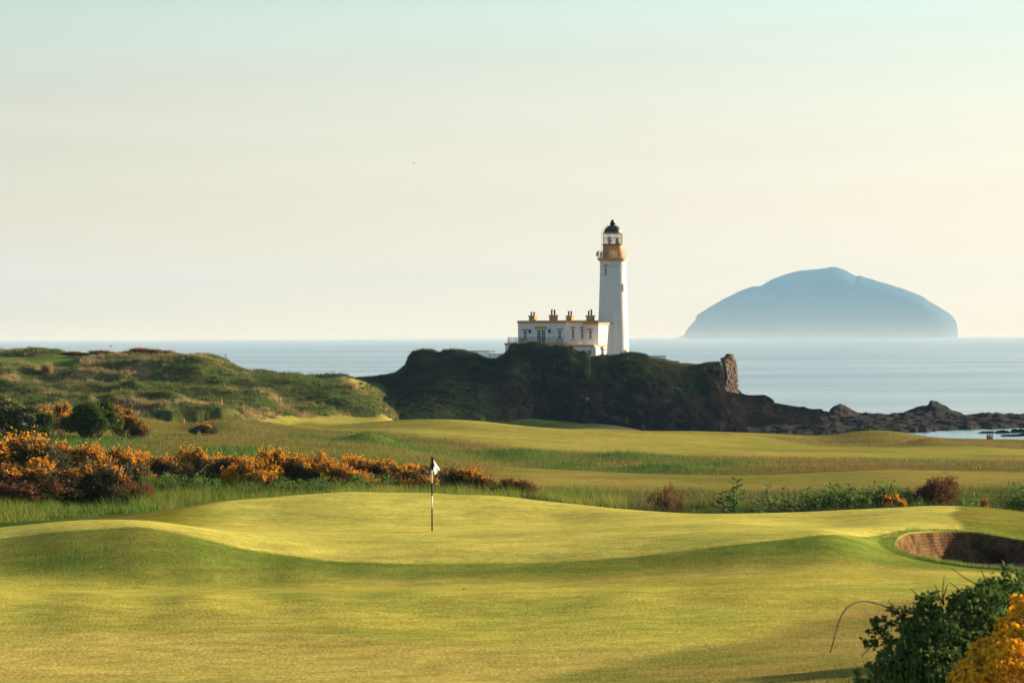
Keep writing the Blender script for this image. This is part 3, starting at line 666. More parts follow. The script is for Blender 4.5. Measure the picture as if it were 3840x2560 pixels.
for py in (940, 949, 963):
    b.tube([(TX+2.6*math.cos(2*math.pi*k/48), TY+2.6*math.sin(2*math.pi*k/48), zt(py)) for k in range(49)], .03, 5)
b.build('gallery_railing', M['whiterail'], lh)
MB().lathe(c0, [P(1.74, 967.8), P(1.74, 920), P(1.76, 918.5)], 48).build('service_room', M['ochre'], lh, True)
MB().lathe(c0, [P(1.7, 919), P(2.04, 918.2), P(2.04, 916.6), P(1.7, 916.2)], 48).build('walkway', M['black'], lh)
b = MB()
for k in range(24):
    for sgn in (1, -1):
        pts = []
        for j in range(7):
            f = j/6; a = 2*math.pi*(k/24) + sgn*f*2*math.pi/24*3
            pts.append((TX+1.68*math.cos(a), TY+1.68*math.sin(a), zt(916)*(1-f)+zt(875)*f))
        b.tube(pts, .022, 4)
for py in (915.5, 893, 875.5): b.tube([(TX+1.7*math.cos(2*math.pi*k/48), TY+1.7*math.sin(2*math.pi*k/48), zt(py)) for k in range(49)], .04, 5)
lat = b.build('lantern_lattice', M['lattice'], lh)
MB().lathe(c0, [P(1.63, 916), P(1.63, 875.5)], 48, close=False).build('glazing', mglass, lh, True)
b = MB().lathe((TX-.55, TY, Z0), [P(.2, 917), P(.2, 908), P(.42, 906), P(.40, 896), P(.2, 893), P(.16, 886)], 16)
b.lathe((TX+.85, TY+.3, Z0), [P(.35, 917), P(.35, 900), P(.12, 893)], 14)
b.build('lamp_apparatus', M['grey'], lh, True)
MB().lathe(c0, [P(1.66, 875.8), P(1.72, 875), P(1.72, 873), P(1.6, 872)], 48).build('dome_ring', M['ochre'], lh)
dm_ = [P(1.6, 873)]
for k in range(1, 13):
    a = k/12*math.pi/2*.86; dm_.append((1.58*math.cos(a), (zt(873)-Z0)+(zt(844)-zt(873))*math.sin(a)/math.sin(math.pi/2*.86)))
dm_ += [P(.50, 843), P(.50, 838), P(.56, 837.6), P(.56, 836.5), P(.38, 836), P(.36, 831), P(.34, 828), P(.24, 825.3), P(.06, 824.4)]
dome = MB().lathe(c0, dm_, 48).build('dome', M['black'], lh, True)
MB().tube([(TX, TY, zt(825)), (TX, TY, zt(816.5))], .025, 5).build('lightning_rod', M['black'], dome)
b = MB()
for off in (-.16, .16):
    pts = [(TX-1.98, TY-.9+off, zt(966)), (TX-1.98, TY-.9+off, zt(918)), (TX-1.93, TY-.9+off, zt(876))]
    for k in range(1, 9):
        a = k/8*1.25; pts.append((TX-.35-1.55*math.cos(a), TY-.9*(1-k/9)+off, zt(876)+(zt(843)-zt(876))*math.sin(a)/math.sin(1.25)))
    b.tube(pts, .025, 5)
for k in range(22):
    z = zt(966)+(zt(872)-zt(966))*k/21; b.tube([(TX-1.96, TY-1.06, z), (TX-1.96, TY-.74, z)], .018, 4)
b.build('ladder', M['black'], lh)
def dirbox(m, c, r, ang, w_, h0, h1, proud, th):
    """box on the tower's face: ang from -Y (towards camera), + to the right"""
    n = Vector((math.sin(ang), -math.cos(ang), 0)); t = Vector((math.cos(ang), math.sin(ang), 0))
    o = Vector((TX, TY, h0))+n*(r+proud-th)-t*w_/2
    return m.box(o, t*w_, n*th, (0, 0, h1-h0))
def tower_window(px, lt, lb, pt_, pb, st_, sb, r, lw, pw, kind='window'):
    ang = math.asin((px-2298.8)/21.26/r)
    dirbox(MB(), c0, r, ang, lw, zt(lb), zt(lt), .10, .5).build('lintel', M['ochre'], lh)
    if st_: dirbox(MB(), c0, r, ang, lw*.95, zt(sb), zt(st_), .10, .5).build('window_sill', M['ochre'], lh)
    wi = dirbox(MB(), c0, r, ang, pw+.12, zt(pb), zt(pt_), .02, .3).build(kind, M['frame'], lh)
    m = MB(); hh = zt(pt_)-zt(pb)
    for k in range(3): dirbox(m, c0, r, ang, pw-.04, zt(pb)+hh*(k/3+.03), zt(pb)+hh*((k+1)/3-.03), .035, .1)
    m.build('pane', M['glass'], wi)
tower_window(2271.3, 992.5, 999, 999.2, 1024.5, 1027, 1031.5, 2.29, .74, .36)
tower_window(2260.6, 1242.8, 1248.5, 1249.5, 1274.5, 1276.3, 1281, 2.64, .68, .34)
tower_window(2347.2, 1311.5, 1318.3, 1318.5, 1340, None, None, 2.80, .62, .4, 'door')
ang = math.asin((2340-2298.8)/21.26/2.42)
fr = dirbox(MB(), c0, 2.40, ang, .5, zt(1093), zt(1065), .05, .3).build('window', M['frame'], lh)
m = MB()
for k in range(3): dirbox(m, c0, 2.40, ang, .36, zt(1093)+(zt(1065)-zt(1093))*(k/3+.03), zt(1093)+(zt(1065)-zt(1093))*((k+1)/3-.03), .065, .1)
m.build('pane', M['beige'], fr)
MB().box((TX-2.98, TY-.5, zt(961)), (.28, 0, 0), (0, .5, 0), (.12, 0, zt(944)-zt(961))).build('solar_panel', M['grey'], lh)
MB().box((TX-2.25, TY-.8, zt(966)), (.3, 0, 0), (0, .4, 0), (0, 0, zt(946)-zt(966))).build('equipment_box', M['beige'], lh)

# ------------------------------------------------------------------ keeper's house beside the tower
AL = R(38); Tv = Vector((math.cos(AL), -math.sin(AL), 0)); Bv = Vector((math.sin(AL), math.cos(AL), 0)); UP = Vector((0, 0, 1))
C0 = V(2121, 1285, 594); C0.z = 0
zr = lambda py: float(at(2121, py, 594)[2])
HZ = 11.0
hs = empty('white_house', (C0.x, C0.y, HZ), 'white flat-roofed house with ochre parapet and four chimneys left of the lighthouse', 'house')
def hp(a, b_, z): return C0+Tv*a+Bv*b_+UP*z
def hbox(mb, a0, a1, b0, b1, z0, z1): return mb.box(hp(a0, b0, z0), Tv*(a1-a0), Bv*(b1-b0), UP*(z1-z0))
hbox(MB(), -10.5, 0, 0, 9.4, HZ, zr(1209.7)).build('wall', M['white'], hs)
m = MB(); hbox(m, -10.58, .08, -.08, 9.48, zr(1209.7), zr(1201)); hbox(m, -10.68, .14, -.14, 9.54, zr(1210.4), zr(1209.0)); m.build('parapet', M['ochre'], hs)
hbox(MB(), -10.3, -.2, .2, 9.2, zr(1203), zr(1200.8)).build('roof', M['roof'], hs)
hbox(MB(), .003, 3.35, 5.1, 9.4, HZ, zr(1217.3)).build('side_wing', M['white'], hs)
hbox(MB(), .083, 3.43, 5.02, 9.38, zr(1217.3), zr(1209.4)).build('parapet', M['ochre'], hs)
def hwindow(par, o, t, n, w_, h, lw=1.22, lh_=.32, sill=True, split=2, lgap=.03, name='window'):
    """sash window: o = bottom centre on the wall, t along the wall, n outwards"""
    o = Vector(o); k = .07
    m = MB()
    m.box(o-t*w_/2, t*k, n*.05, UP*h); m.box(o+t*(w_/2-k), t*k, n*.05, UP*h)
    for z in (0, h*.5-.03, h-.06): m.box(o-t*(w_/2-k)+UP*z, t*(w_-2*k), n*.045, UP*.06)
    m.box(o-t*.018, t*.036, n*.042, UP*h)
    wi = m.build(name, M['frame'], par)
    MB().box(o-t*(w_/2-.02)+UP*.02, t*(w_-.04), n*.025, UP*(h-.04)).build('pane', M['glass'], wi)
    MB().box(o-t*lw/2+UP*(h+lgap), t*lw, n*.1, UP*lh_).build('lintel', M['ochre'], par)
    if sill: MB().box(o-t*lw/2+UP*(-.26), t*lw, n*.12, UP*.15).build('window_sill', M['ochre'], par)
def apx(px, b_=0): return (float(at(px, 1250, 594)[0])-C0.x-Bv.x*b_)/Tv.x
q_ = lambda x: 1840+x*.2551
qy = lambda y: 1100+y*.2551
NF = -Bv
hwindow(hs, hp(apx(q_(511)), 0, zr(qy(660))), Tv, NF, .68, zr(qy(547))-zr(qy(660)), 1.22, .31)
hwindow(hs, hp(apx(q_(1018)), 0, zr(qy(665))), Tv, NF, .68, zr(qy(547))-zr(qy(665)), 1.22, .34)
# french doors
dz0, dz1 = zr(qy(722)), zr(qy(532))
for cx in (714, 780):
    a = apx(q_(cx)); o = hp(a, 0, dz0); m = MB(); w_ = .92; h = dz1-dz0
    m.box(o-Tv*w_/2, Tv*.09, NF*.05, UP*h); m.box(o+Tv*(w_/2-.09), Tv*.09, NF*.05, UP*h)
    for k in range(6): m.box(o-Tv*(w_/2-.09)+UP*(h*k/5-(.04 if k else 0)), Tv*(w_-.18), NF*.045, UP*.05)
    m.box(o-Tv*.02, Tv*.04, NF*.042, UP*h)
    d = m.build('french_door', M['frame'], hs)
    MB().box(o-Tv*(w_/2-.03), Tv*(w_-.06), NF*.025, UP*h).build('pane', M['glass'], d)
MB().box(hp(apx(q_(651)), 0, zr(qy(522))), Tv*2.72, NF*.1, UP*(zr(qy(482))-zr(qy(522)))).build('lintel', M['ochre'], hs)
for cx in (588, 877):
    o = hp(apx(q_(cx)), 0, zr(qy(580))); m = MB()
    m.box(o-Tv*.05+UP*.2, Tv*.1, NF*.06, UP*.5)
    m.tube([o+UP*.62+NF*.03, o+UP*.75+NF*.2, o+UP*.6+NF*.3], .03, 5)
    m.lathe(o+NF*.3, [(.08, 0), (.17, .1), (.2, .42), (.24, .44), (.06, .6), (.03, .68)], 8)
    m.build('wall_lantern', M['lamp'], hs)
# side wall: one full window, one half behind the wing
SW = lambda x: (x-1102)*.2551/21.55/Bv.x
for cx in (1212, 1350): hwindow(hs, hp(0, SW(cx), zr(qy(662))), Bv, Tv, .68, zr(qy(518))-zr(qy(662)), 1.24, .33)
for cx in (1131, 1281):
    MB().tube([hp(.06, SW(cx), zr(qy(775))), hp(.06, SW(cx), zr(qy(500)))], .05, 6).build('downpipe', M['white'], hs)
wz = lambda y: zr(qy(y))
hwindow(hs, hp(1.62, 5.1, wz(662)), Tv, NF, .62, wz(545)-wz(662), 1.14, .31)
# chimneys
for (x0, x1, y0, ys_, pots, b_) in ((562, 682, 325, 396, ((600, 268), (640, 268)), .5), (862, 982, 320, 396, ((899, 235), (941, 239)), .5), (1120, 1238, 325, 392, ((1159, 253), (1196, 253)), 7.6), (1418, 1535, 325, 392, ((1456, 250), (1494, 233)), 8.9)):
    cx = (x0+x1)/2; a = apx(q_(cx), b_); zt0 = zr(qy(y0)); m = MB()
    hbox(m, a-.62, a+.62, b_-.32, b_+.5, zr(1202), zt0-.12); hbox(m, a-.72, a+.72, b_-.42, b_+.6, zt0-.12, zt0+.05)
    ch = m.build('chimney', M['ochre'], hs)
    for (pxx, pt_) in pots:
        ap = apx(q_(pxx), b_); zz = zr(qy(pt_))-zt0
        MB().lathe(hp(ap, b_+.05, zt0), [(.17, 0), (.15, .1), (.145, zz-.14), (.18, zz-.12), (.18, zz)], 12).build('chimney_pot', M['pot'], ch, True)
# terrace in front
m = MB(); hbox(m, -12.2, .7, -1.5, -.003, HZ, zr(1293)); hbox(m, -12.2, -10.503, -.003, 3, HZ, zr(1293)); m.build('terrace_wall', M['white'], hs)
m = MB(); hbox(m, -12.3, .78, -1.58, -.09, zr(1293), zr(1285.3)); hbox(m, -12.3, -10.7, -.09, 3.05, zr(1293), zr(1285.3)); m.build('terrace_edge', M['ochre'], hs)
def railing(pts, z0, h, name, par, material, gap=.15, r=.014, post=1.9, pr=.03):
    m = MB(); dist = 0
    for p0, p1 in zip(pts[:-1], pts[1:]):
        p0 = Vector(p0); p1 = Vector(p1); d = p1-p0; n = max(1, int(d.length/gap))
        for k in range(n+1):
            p = p0+d*k/n; rr = pr if k % max(1, int(post/gap)) == 0 or k == n else r
            m.tube([p+UP*z0, p+UP*(z0+h+(.04 if rr == pr else 0))], rr, 4)
        for z in (z0+.08, z0+h): m.tube([p0+UP*z, p1+UP*z], .02, 4)
    return m, par, name, material
ar = [hp(-11.7, 2.6, 0), hp(-11.7, -1.35, 0), hp(.45, -1.35, 0)]
m, par, nm, mt = railing(ar, zr(1285.3), .98, 'terrace_railing', hs, M['rail']); m.build(nm, mt, par)
m = MB(); o = hp(apx(1880, -1.5), -1.5, zr(qy(870))); o = hp(-11.2, -1.5, zr(qy(860)))
m.box(o-Tv*.05, Tv*.1, NF*.06, UP*.5); m.lathe(o+NF*.3, [(.08, 0), (.2, .42), (.24, .44), (.03, .68)], 8); m.build('wall_lantern', M['lamp'], hs)
# terrace table, a thing of its own
to = hp(-9.3, -.75, zr(1285.3))
tb = empty('terrace_table', to, 'small round dark table on the terrace behind the railing', 'table')
MB().lathe(to, [(.55, .70), (.55, .74)], 20).build('tabletop', M['rail'], tb)
for k in range(4):
    a = k*math.pi/2+.4; MB().tube([to+Vector((.4*math.cos(a), .4*math.sin(a), 0)), to+Vector((.15*math.cos(a), .15*math.sin(a), .7))], .03, 5).build('leg', M['rail'], tb)
# low annex in front of the tower
C1 = V(2227, 1310, 588); C1.z = 0; z1 = lambda py: float(at(2227, py, 588)[2])
an = empty('annex_building', (C1.x, C1.y, 10.8), 'low white annex hut with ochre band in front of the lighthouse foot', 'annex')
def ap_(a, b_, z): return C1+Tv*a+Bv*b_+UP*z
MB().box(ap_(-5.4, 0, 10.8), Tv*5.4, Bv*3.6, UP*(z1(1299.6)-10.8)).build('wall', M['white'], an)
MB().box(ap_(-5.5, -.08, z1(1299.6)), Tv*5.58, Bv*3.76, UP*(z1(1292.3)-z1(1299.6))).build('parapet', M['ochre'], an)
hwindow(an, ap_((1456-1517)*.2551/21.77/Tv.x, 0, z1(qy(905))), Tv, NF, .8, z1(qy(832))-z1(qy(905)), .84, .04, False)
for s in (.35, 2.65):
    m = MB().tube([ap_(.1, s, 11), ap_(.1, s, z1(qy(790)))], .09, 8); m.box(ap_(0, s-.16, z1(qy(812))), Tv*.22, Bv*.32, UP*.36); m.build('downpipe', M['white'], an)
m = MB(); o = ap_(.0, 1.77, z1(qy(820)))
m.box(o-Bv*.13, Tv*.02, Bv*.26, UP*.07); m.box(o-Bv*.03+UP*.07, Tv*.02, Bv*.16, UP*.1); m.box(o+Bv*.02+UP*.17, Tv*.02, Bv*.1, UP*.1)
m.build('blue_emblem', M['blue'], an)
for (a, bb, y, fr_) in ((-.55, 0, 815, 1), (0, 3.25, 838, 0)):
    o = ap_(a, bb, z1(qy(y))); m = MB().box(o, (Tv if fr_ else Bv)*.2, (NF if fr_ else Tv)*.16, UP*.16); m.build('security_light', M['lamp'], an)

# ------------------------------------------------------------------ fences, low wall, ruin, stakes
def fence(pA, pB, h, label, gap=.17):
    A_, B_ = Vector(pA), Vector(pB); o = (A_+B_)/2; o.z = min(A_.z, B_.z)
    e = empty('metal_fence', o, label, 'fence', 'dark metal fences on the headland')
    d = B_-A_; n = int(d.length/gap); m = MB(); pm = None
    for k in range(n+1):
        p = A_+d*k/n; m.tube([p-UP*.3, p+UP*(h+.05)], .04, 4)
    m.build('fence_bars', M['rail'], e)
    m = MB()
    for z in (.12, h-.06): m.tube([A_+UP*z, B_+UP*z], .025, 4)
    m.build('fence_rail', M['rail'], e)
    for k in range(0, int(d.length/2.4)+1):
        p = A_+d*min(1, k*2.4/d.length); MB().tube([p, p+UP*(h+.1)], .045, 6).build('fence_post', M['rail'], e)
fence(V(1742, 1345, 596), V(1834, 1345, 598), 1.42, 'higher metal bar fence left of the house behind the grassy knoll')
fence(V(1836, 1349, 597), V(1886, 1349, 599), 1.05, 'lower metal bar fence meeting the left corner of the house')
fence(V(2412, 1364, 600), V(2496, 1364, 602), 1.42, 'higher metal bar fence on the grass just right of the lighthouse')
fence(V(2497, 1374, 600), V(2547, 1374, 602), .95, 'lower metal bar fence stepping down towards the ruined wall')
# faint far wind screen
o = V(1846, 1324, 604)
e = empty('glass_windscreen', o, 'pale wind screen panel behind the left fence', 'wind screen')
MB().box(V(1838, 1324, 604), (.9, 0, 0), (0, .04, 0), (0, 0, .5)).build('screen_panel', mglass, e); MB().box(V(1838, 1315, 604), (.95, 0, 0), (0, .06, 0), (0, 0, .05)).build('screen_frame', M['rail'], e)
m = MB().box(V(1836, 1352, 590), V(1864, 1352, 592)-V(1836, 1352, 590), (.1, .35, 0), (0, 0, .42)); m.box(V(1835, 1345.3, 589.9), V(1865, 1345.3, 592)-V(1835, 1345.3, 590), (.12, .5, 0), (0, 0, .1))
tag(m.build('garden_wall', M['brick'], None, loc=V(1850, 1352, 591)), 'low terracotta coloured wall below the fence left of the house', 'wall')
# ruined castle wall: coursed stones in one standing lump
rnd = random.Random(4)
RL = [(1327, 2730, 2749), (1335, 2724, 2754), (1344, 2712, 2756), (1349, 2707, 2763), (1360, 2707, 2765), (1400, 2713, 2769), (1430, 2712, 2772), (1460, 2707, 2773), (1490, 2700, 2776)]
m = MB(); py = 1492.0; k = 0
ux = Vector((.6, .8, 0)); uy = Vector((-.8, .6, 0))
while py > 1328:
    hh = rnd.uniform(4.2, 6.4); xl = np.interp(py, [r[0] for r in RL], [r[1] for r in RL]); xr = np.interp(py, [r[0] for r in RL], [r[2] for r in RL])
    p0 = V(xl+13, py, 586); W_ = (xr-xl-13)/FPX*586/.6; dep = .85; z0 = p0.z; hz = hh/FPX*586
    a = rnd.uniform(-.1, .15)
    while a < W_-.1:
        ww = min(rnd.uniform(.28, .75), W_-a+.1)
        jo = rnd.uniform(-.10, .10); zz = rnd.uniform(-.03, .03)
        m.box(p0+ux*(a+.015)+uy*jo+UP*(zz+.012), ux*(ww-.03), uy*(dep*.5), UP*(hz-.02+rnd.uniform(-.03, .01))); a += ww
    for side in (0, 1):
        bb = dep*.3
        while bb < dep:
            ww = min(rnd.uniform(.35, .8), dep-bb+.1); jo = rnd.uniform(-.1, .1)
            m.box((p0+uy*(bb+.015)+ux*(jo if side == 0 else W_-.55+jo)+UP*.012), ux*.55, uy*(ww-.03), UP*(hz-.02)); bb += ww
    m.box(p0+ux*.2+uy*.2, ux*max(.1, W_-.4), uy*(dep-.35), UP*hz)
    py -= hh
m.box(V(2735, 1331, 586)+uy*.05, ux*.9, uy*.6, UP*.22); m.box(V(2716, 1346, 586)+uy*.1, ux*.6, uy*.7, UP*.2)
tag(m.build('ruined_wall', M['stone'], None, loc=V(2740, 1470, 587)), 'crumbling brown stone remnant of a castle wall standing above the cliff', 'ruin')
def gz(px, Y):
    x = float(at(px, 1400, Y)[0]); return Vector((x, Y, float(ground_z(np.array([x]), np.array([Y]))[0])))
def stake(px, Y, h, label, material='red', r=.05, name='hazard_stake', cat='stake'):
    p = gz(px, Y); m = MB().tube([p-UP*.1, p+UP*h*.97, p+UP*h], [r, r, r*.6], 7)
    tag(m.build(name, M[material], None, loc=p), label, cat, 'red hazard stakes on the dunes' if material == 'red' else None)
stake(830, 318, .75, 'tallest red stake standing on the grassy dune rim'); stake(688, 297, .6, 'short red stake at the dark cut bank foot'); stake(750, 336, .5, 'distant red stake on the dune slope above the other two')
stake(848, 392, .9, 'thin dark post on the skyline end of the dune ridge', 'timber', .06, 'timber_post', 'post')
p = gz(3711, 336); m = MB(); rnd = random.Random(8)
for k in range(60):
    a = rnd.uniform(0, 6.28); r_ = rnd.uniform(0, .28); m.tube([p+Vector((r_*math.cos(a), r_*math.sin(a), -.05)), p+Vector((r_*1.3*math.cos(a), r_*1.3*math.sin(a), rnd.uniform(.35, .62)))], [.035, .012], 4)
M['straw'] = mat('dry_straw', (.20, .13, .06), .9, island=.3, var=.1, vscale=5)
tag(m.build('straw_stump', M['straw'], None, loc=p), 'small tan stump of dry reeds at the shore edge', 'stump')
o = gz(1478, 549)
be = empty('bench', o, 'tiny dark bench frame on the saddle skyline left of the headland', 'bench')
MB().box(o+Vector((-.8, 0, .42)), (1.7, 0, 0), (0, .4, 0), (0, 0, .05)).build('seat', M['rail'], be); MB().box(o+Vector((-.8, .38, .6)), (1.7, 0, 0), (0, .04, 0), (0, 0, .3)).build('backrest', M['rail'], be)
for sx_ in (-.75, .8): MB().box(o+Vector((sx_, 0, -.05)), (.06, 0, 0), (0, .42, 0), (0, 0, .5)).build('leg', M['rail'], be)

# ------------------------------------------------------------------ flagstick on the green
fp = V(1620.4, 1990, 98.5); fg = np.array([fp.x]); gz_ = float(ground_z(fg, np.array([98.5]))[0]); fp.z = gz_
zf_ = lambda py: float(at(1620, py, 98.5)[2])
fs = empty('flagstick', fp, 'black and white banded golf flagstick with drooping white flag on the green', 'flagstick')
segs = [(1993, 1906.0, 'poleb'), (1906, 1857.7, 'polew'), (1857.7, 1810.2, 'poleb'), (1810.2, 1761.5, 'polew'), (1761.5, 1711.5, 'poleb')]
for i, (a, b_, mm) in enumerate(segs):
    r_ = .0205
    MB().tube([(fp.x, fp.y, zf_(a) if i else gz_-.05), (fp.x, fp.y, zf_(b_))], r_, 10).build('pole_section', M[mm], fs, True)
MB().tube([(fp.x+.028, fp.y, zf_(1760.5)), (fp.x+.028, fp.y, zf_(1713.5))], .021, 8).build('flag_sleeve', M['poleb'], fs, True)
X_px = lambda x: 1550+x*.2169
Y_px = lambda y: 1680+y*.2169
q00 = np.array((340, 165.)); q10 = np.array((345, 372.)); q01 = np.array((480, 377.)); q11 = np.array((361, 489.))
NU, NV = 28, 24
gv = []
for j in range(NV+1):
    for i in range(NU+1):
        u, v = i/NU, j/NV                                   # u away from the pole, v down
        top = q00*(1-u)+q01*u; bot = q10*(1-u)+q11*u; p = top*(1-v)+bot*v
        yy = fp.y + .035*math.sin(u*6.5+v*2.2)*u + .02*math.sin(v*9)*u
        gv.append(at(X_px(p[0]), Y_px(p[1]), yy))
gv = np.array(gv); gq_ = []; gm = []
for j in range(NV):
    for i in range(NU):
        k = j*(NU+1)+i; gq_.append((k, k+1, k+NU+2, k+NU+1)); gm.append(1 if (i >= NU-2 or j >= NV-2 or j == 0 or i == 0) else 0)
fo = link('flag', npmesh('flag', gv-np.array(fp), gq_, None, True, None, gm), [M['flag'], M['poleb']], fs)
sm = fo.modifiers.new('thickness', 'SOLIDIFY'); sm.thickness = .004; sm.offset = 0
m = MB()
def fpnt(u, v, dy=-.008):
    top = q00*(1-u)+q01*u; bot = q10*(1-u)+q11*u; p = top*(1-v)+bot*v
    return V(X_px(p[0]), Y_px(p[1]), fp.y+.035*math.sin(u*6.5+v*2.2)*u+.02*math.sin(v*9)*u+dy)
for (u, v, du, dv) in ((.20, .40, .22, .10), (.17, .55, .20, .12), (.13, .36, .10, .05), (.20, .45, .16, .05), (.12, .46, .05, .16), (.26, .54, .12, .06), (.16, .60, .15, .05), (.22, .70, .10, .05), (.32, .62, .05, .10), (.15, .76, .12, .04)):
    a = [fpnt(u-du/2, v-dv/2), fpnt(u+du/2, v-dv/3), fpnt(u+du/2, v+dv/2), fpnt(u-du/2, v+dv/3)]
    m.add(a+[p+Vector((0, -.003, 0)) for p in a], [(0, 1, 2, 3), (7, 6, 5, 4), (0, 4, 5, 1), (1, 5, 6, 2), (2, 6, 7, 3), (3, 7, 4, 0)])
m.build('emblem', M['emblem'], fs)

# ------------------------------------------------------------------ birds
def bird(px, py, Y, span, label, material='bird', flap=.35, rz=0.0, stand=False):
    p = V(px, py, Y)
    if stand: p = gz(px, Y)
    e = empty('bird', p, label, 'bird', None, rz); s = span/2
    m = MB(); L_ = span*.32; prof = []
    for k in range(9):
        f = k/8; prof.append((-L_+2*L_*f, .085*span*math.sin(math.pi*min(max(f, .03), .97))**.8*(1-.35*f)))
    h0 = .16*span if stand else 0
    m.tube([(x, 0, h0+(x*.35 if stand else x*.1)) for x, r_ in prof], [max(r_, .004) for x, r_ in prof], 8)
    m.tube([(prof[-2][0], 0, h0+prof[-2][0]*(.35 if stand else .1)), (prof[-1][0]+.08*span, 0, h0+.02*span+prof[-1][0]*(.35 if stand else .1))], [.04*span, .006*span], 6)
    me_ = bpy.data.meshes.new('bird_body'); me_.from_pydata([tuple(v) for v in m.v], [], m.f); link('body', me_, M[material], e)
    if stand:
        for sg in (-1, 1):
            mm = MB().tube([(0, sg*.03*span, -.01), (0, sg*.03*span, h0)], .008*span, 5); me_ = bpy.data.meshes.new('leg'); me_.from_pydata([tuple(v) for v in mm.v], [], mm.f); link('leg', me_, M[material], e)
    else:
        for sg in (-1, 1):
            v = [(.12*span, sg*.03*span, .02*span), (-.1*span, sg*.03*span, .01*span), (.13*span, sg*s*.5, flap*s*.7), (-.07*span, sg*s*.5, flap*s*.7-.01), (-.02*span, sg*s, flap*s*.75), (-.08*span, sg*s*.95, flap*s*.7)]
            v2 = v+[(x, y, z-.012*span) for x, y, z in v]
            f = [(0, 2, 3, 1), (2, 4, 5, 3), (6, 7, 9, 8), (8, 9, 11, 10), (0, 6, 8, 2), (2, 8, 10, 4), (4, 10, 11, 5), (5, 11, 9, 3), (3, 9, 7, 1), (1, 7, 6, 0)]
            me_ = bpy.data.meshes.new('wing'); me_.from_pydata(v2, [], f); link('wing', me_, M[material], e)
bird(1551, 612, 220, .26, 'tiny dark bird high in the sky, topmost of all', flap=.1, rz=.2)
bird(336, 1163, 220, .2, 'small dark bird in the sky above the left dunes', flap=.2, rz=.9)
bird(416, 1299, 300, .3, 'small bird low over the sea above the skyline gorse', flap=.9, rz=.5)
bird(1285, 1331, 420, .42, 'pale gull gliding over the sea left of the headland', 'gull', .5, -1.2)
bird(3150, 1236, 500, .4, 'dark bird flying in front of the island', flap=.4, rz=1.3)
bird(3572, 1131, 520, .5, 'faint pale gull in the sky right of the island top', 'gull', .5, 1.4)
bird(3256, 1497, 900, .8, 'dark bird skimming the sea behind the reef', flap=.15, rz=.2)
bird(3294, 2113, 81, .14, 'small pied bird standing on the bank left of the bunker', 'gull', stand=True, rz=2.4)
bird(1737, 2183, 74, .13, 'small dark bird standing on the fairway below the bank', stand=True, rz=.4)

# ------------------------------------------------------------------ reef boulders in the bay
def boulder(px, py, Y, w_, h, label, seed):
    p = V(px, py, Y); p.z = 0
    th, ph = np.meshgrid(np.linspace(0, math.pi, 17), np.linspace(0, 2*math.pi, 25)); d = np.stack([np.sin(th)*np.cos(ph), np.sin(th)*np.sin(ph), np.cos(th)], -1)
    r_ = 1+.55*fbm(d[..., 0]*2+seed, d[..., 1]*2, d[..., 2]*2, 1.1, 3, seed); v = d*r_[..., None]*np.array((w_/2, w_*.3, h)); v[:, :, 2] -= .05
    n0, n1_ = v.shape[:2]; ix = np.arange(n0*n1_).reshape(n0, n1_); q = np.stack([ix[:-1, :-1], ix[1:, :-1], ix[1:, 1:], ix[:-1, 1:]], -1).reshape(-1, 4)
    tag(link('boulder', npmesh('boulder', v, q), M['rock'], None, p), label, 'rock', 'dark rocks in the little bay')
for i, (a) in enumerate(((3432, 1621, 574, 1.6, .45, 'small dark rock in the bay nearest the grass mound'), (3543, 1618, 577, 2.2, .6, 'dark rounded rock just off the reef edge'), (3700, 1634, 551, 3.2, .35, 'long flat rock between bay and shore'), (3762, 1634, 551, 2.6, .55, 'taller rock beside the long flat one in the bay'), (3822, 1632, 554, 3.0, .6, 'rock at the picture edge farther out in the bay'), (3800, 1650, 534, 4.6, .3, 'broad low rock closest to the grassy shore'), (3850, 1646, 538, 3.4, .45, 'bulky rock beyond the broad low one'), (3478, 1628, 565, .9, .2, 'lowest rock barely breaking the bay water'))):
    boulder(*a, 30+i)

# ------------------------------------------------------------------ vegetation builders (numpy)
def unit(v): return v/np.maximum(np.linalg.norm(v, axis=-1, keepdims=True), 1e-9)
def tri_cloud(c, ax, L_, W_, rg):
    """thin triangles: base centre c, axis ax, length L_, width W_"""
    n = len(c); s = unit(np.cross(ax, rg.standard_normal((n, 3)))); L_ = np.broadcast_to(L_, n)[:, None]; W_ = np.broadcast_to(W_, n)[:, None]
    v = np.stack([c-s*W_/2, c+s*W_/2, c+ax*L_], 1)
    return v.reshape(-1, 3), np.arange(3*n).reshape(n, 3)
def leaf_cloud(c, ax, L_, W_, rg, fold=.25):
    """folded pointed leaves, four triangles each"""
    n = len(c); s = unit(np.cross(ax, rg.standard_normal((n, 3)))); up = np.cross(s, ax); L_ = np.broadcast_to(L_, n)[:, None]; W_ = np.broadcast_to(W_, n)[:, None]
    m1 = c+ax*L_*.45
    v = np.stack([c, m1-s*W_/2+up*W_*fold, m1-up*L_*.03, m1+s*W_/2+up*W_*fold, c+ax*L_-up*L_*.12], 1).reshape(-1, 3)
    b = (np.arange(n)*5)[:, None]
    t = np.concatenate([b+[0, 2, 1], b+[0, 3, 2], b+[1, 2, 4], b+[2, 3, 4]])
    return v, t
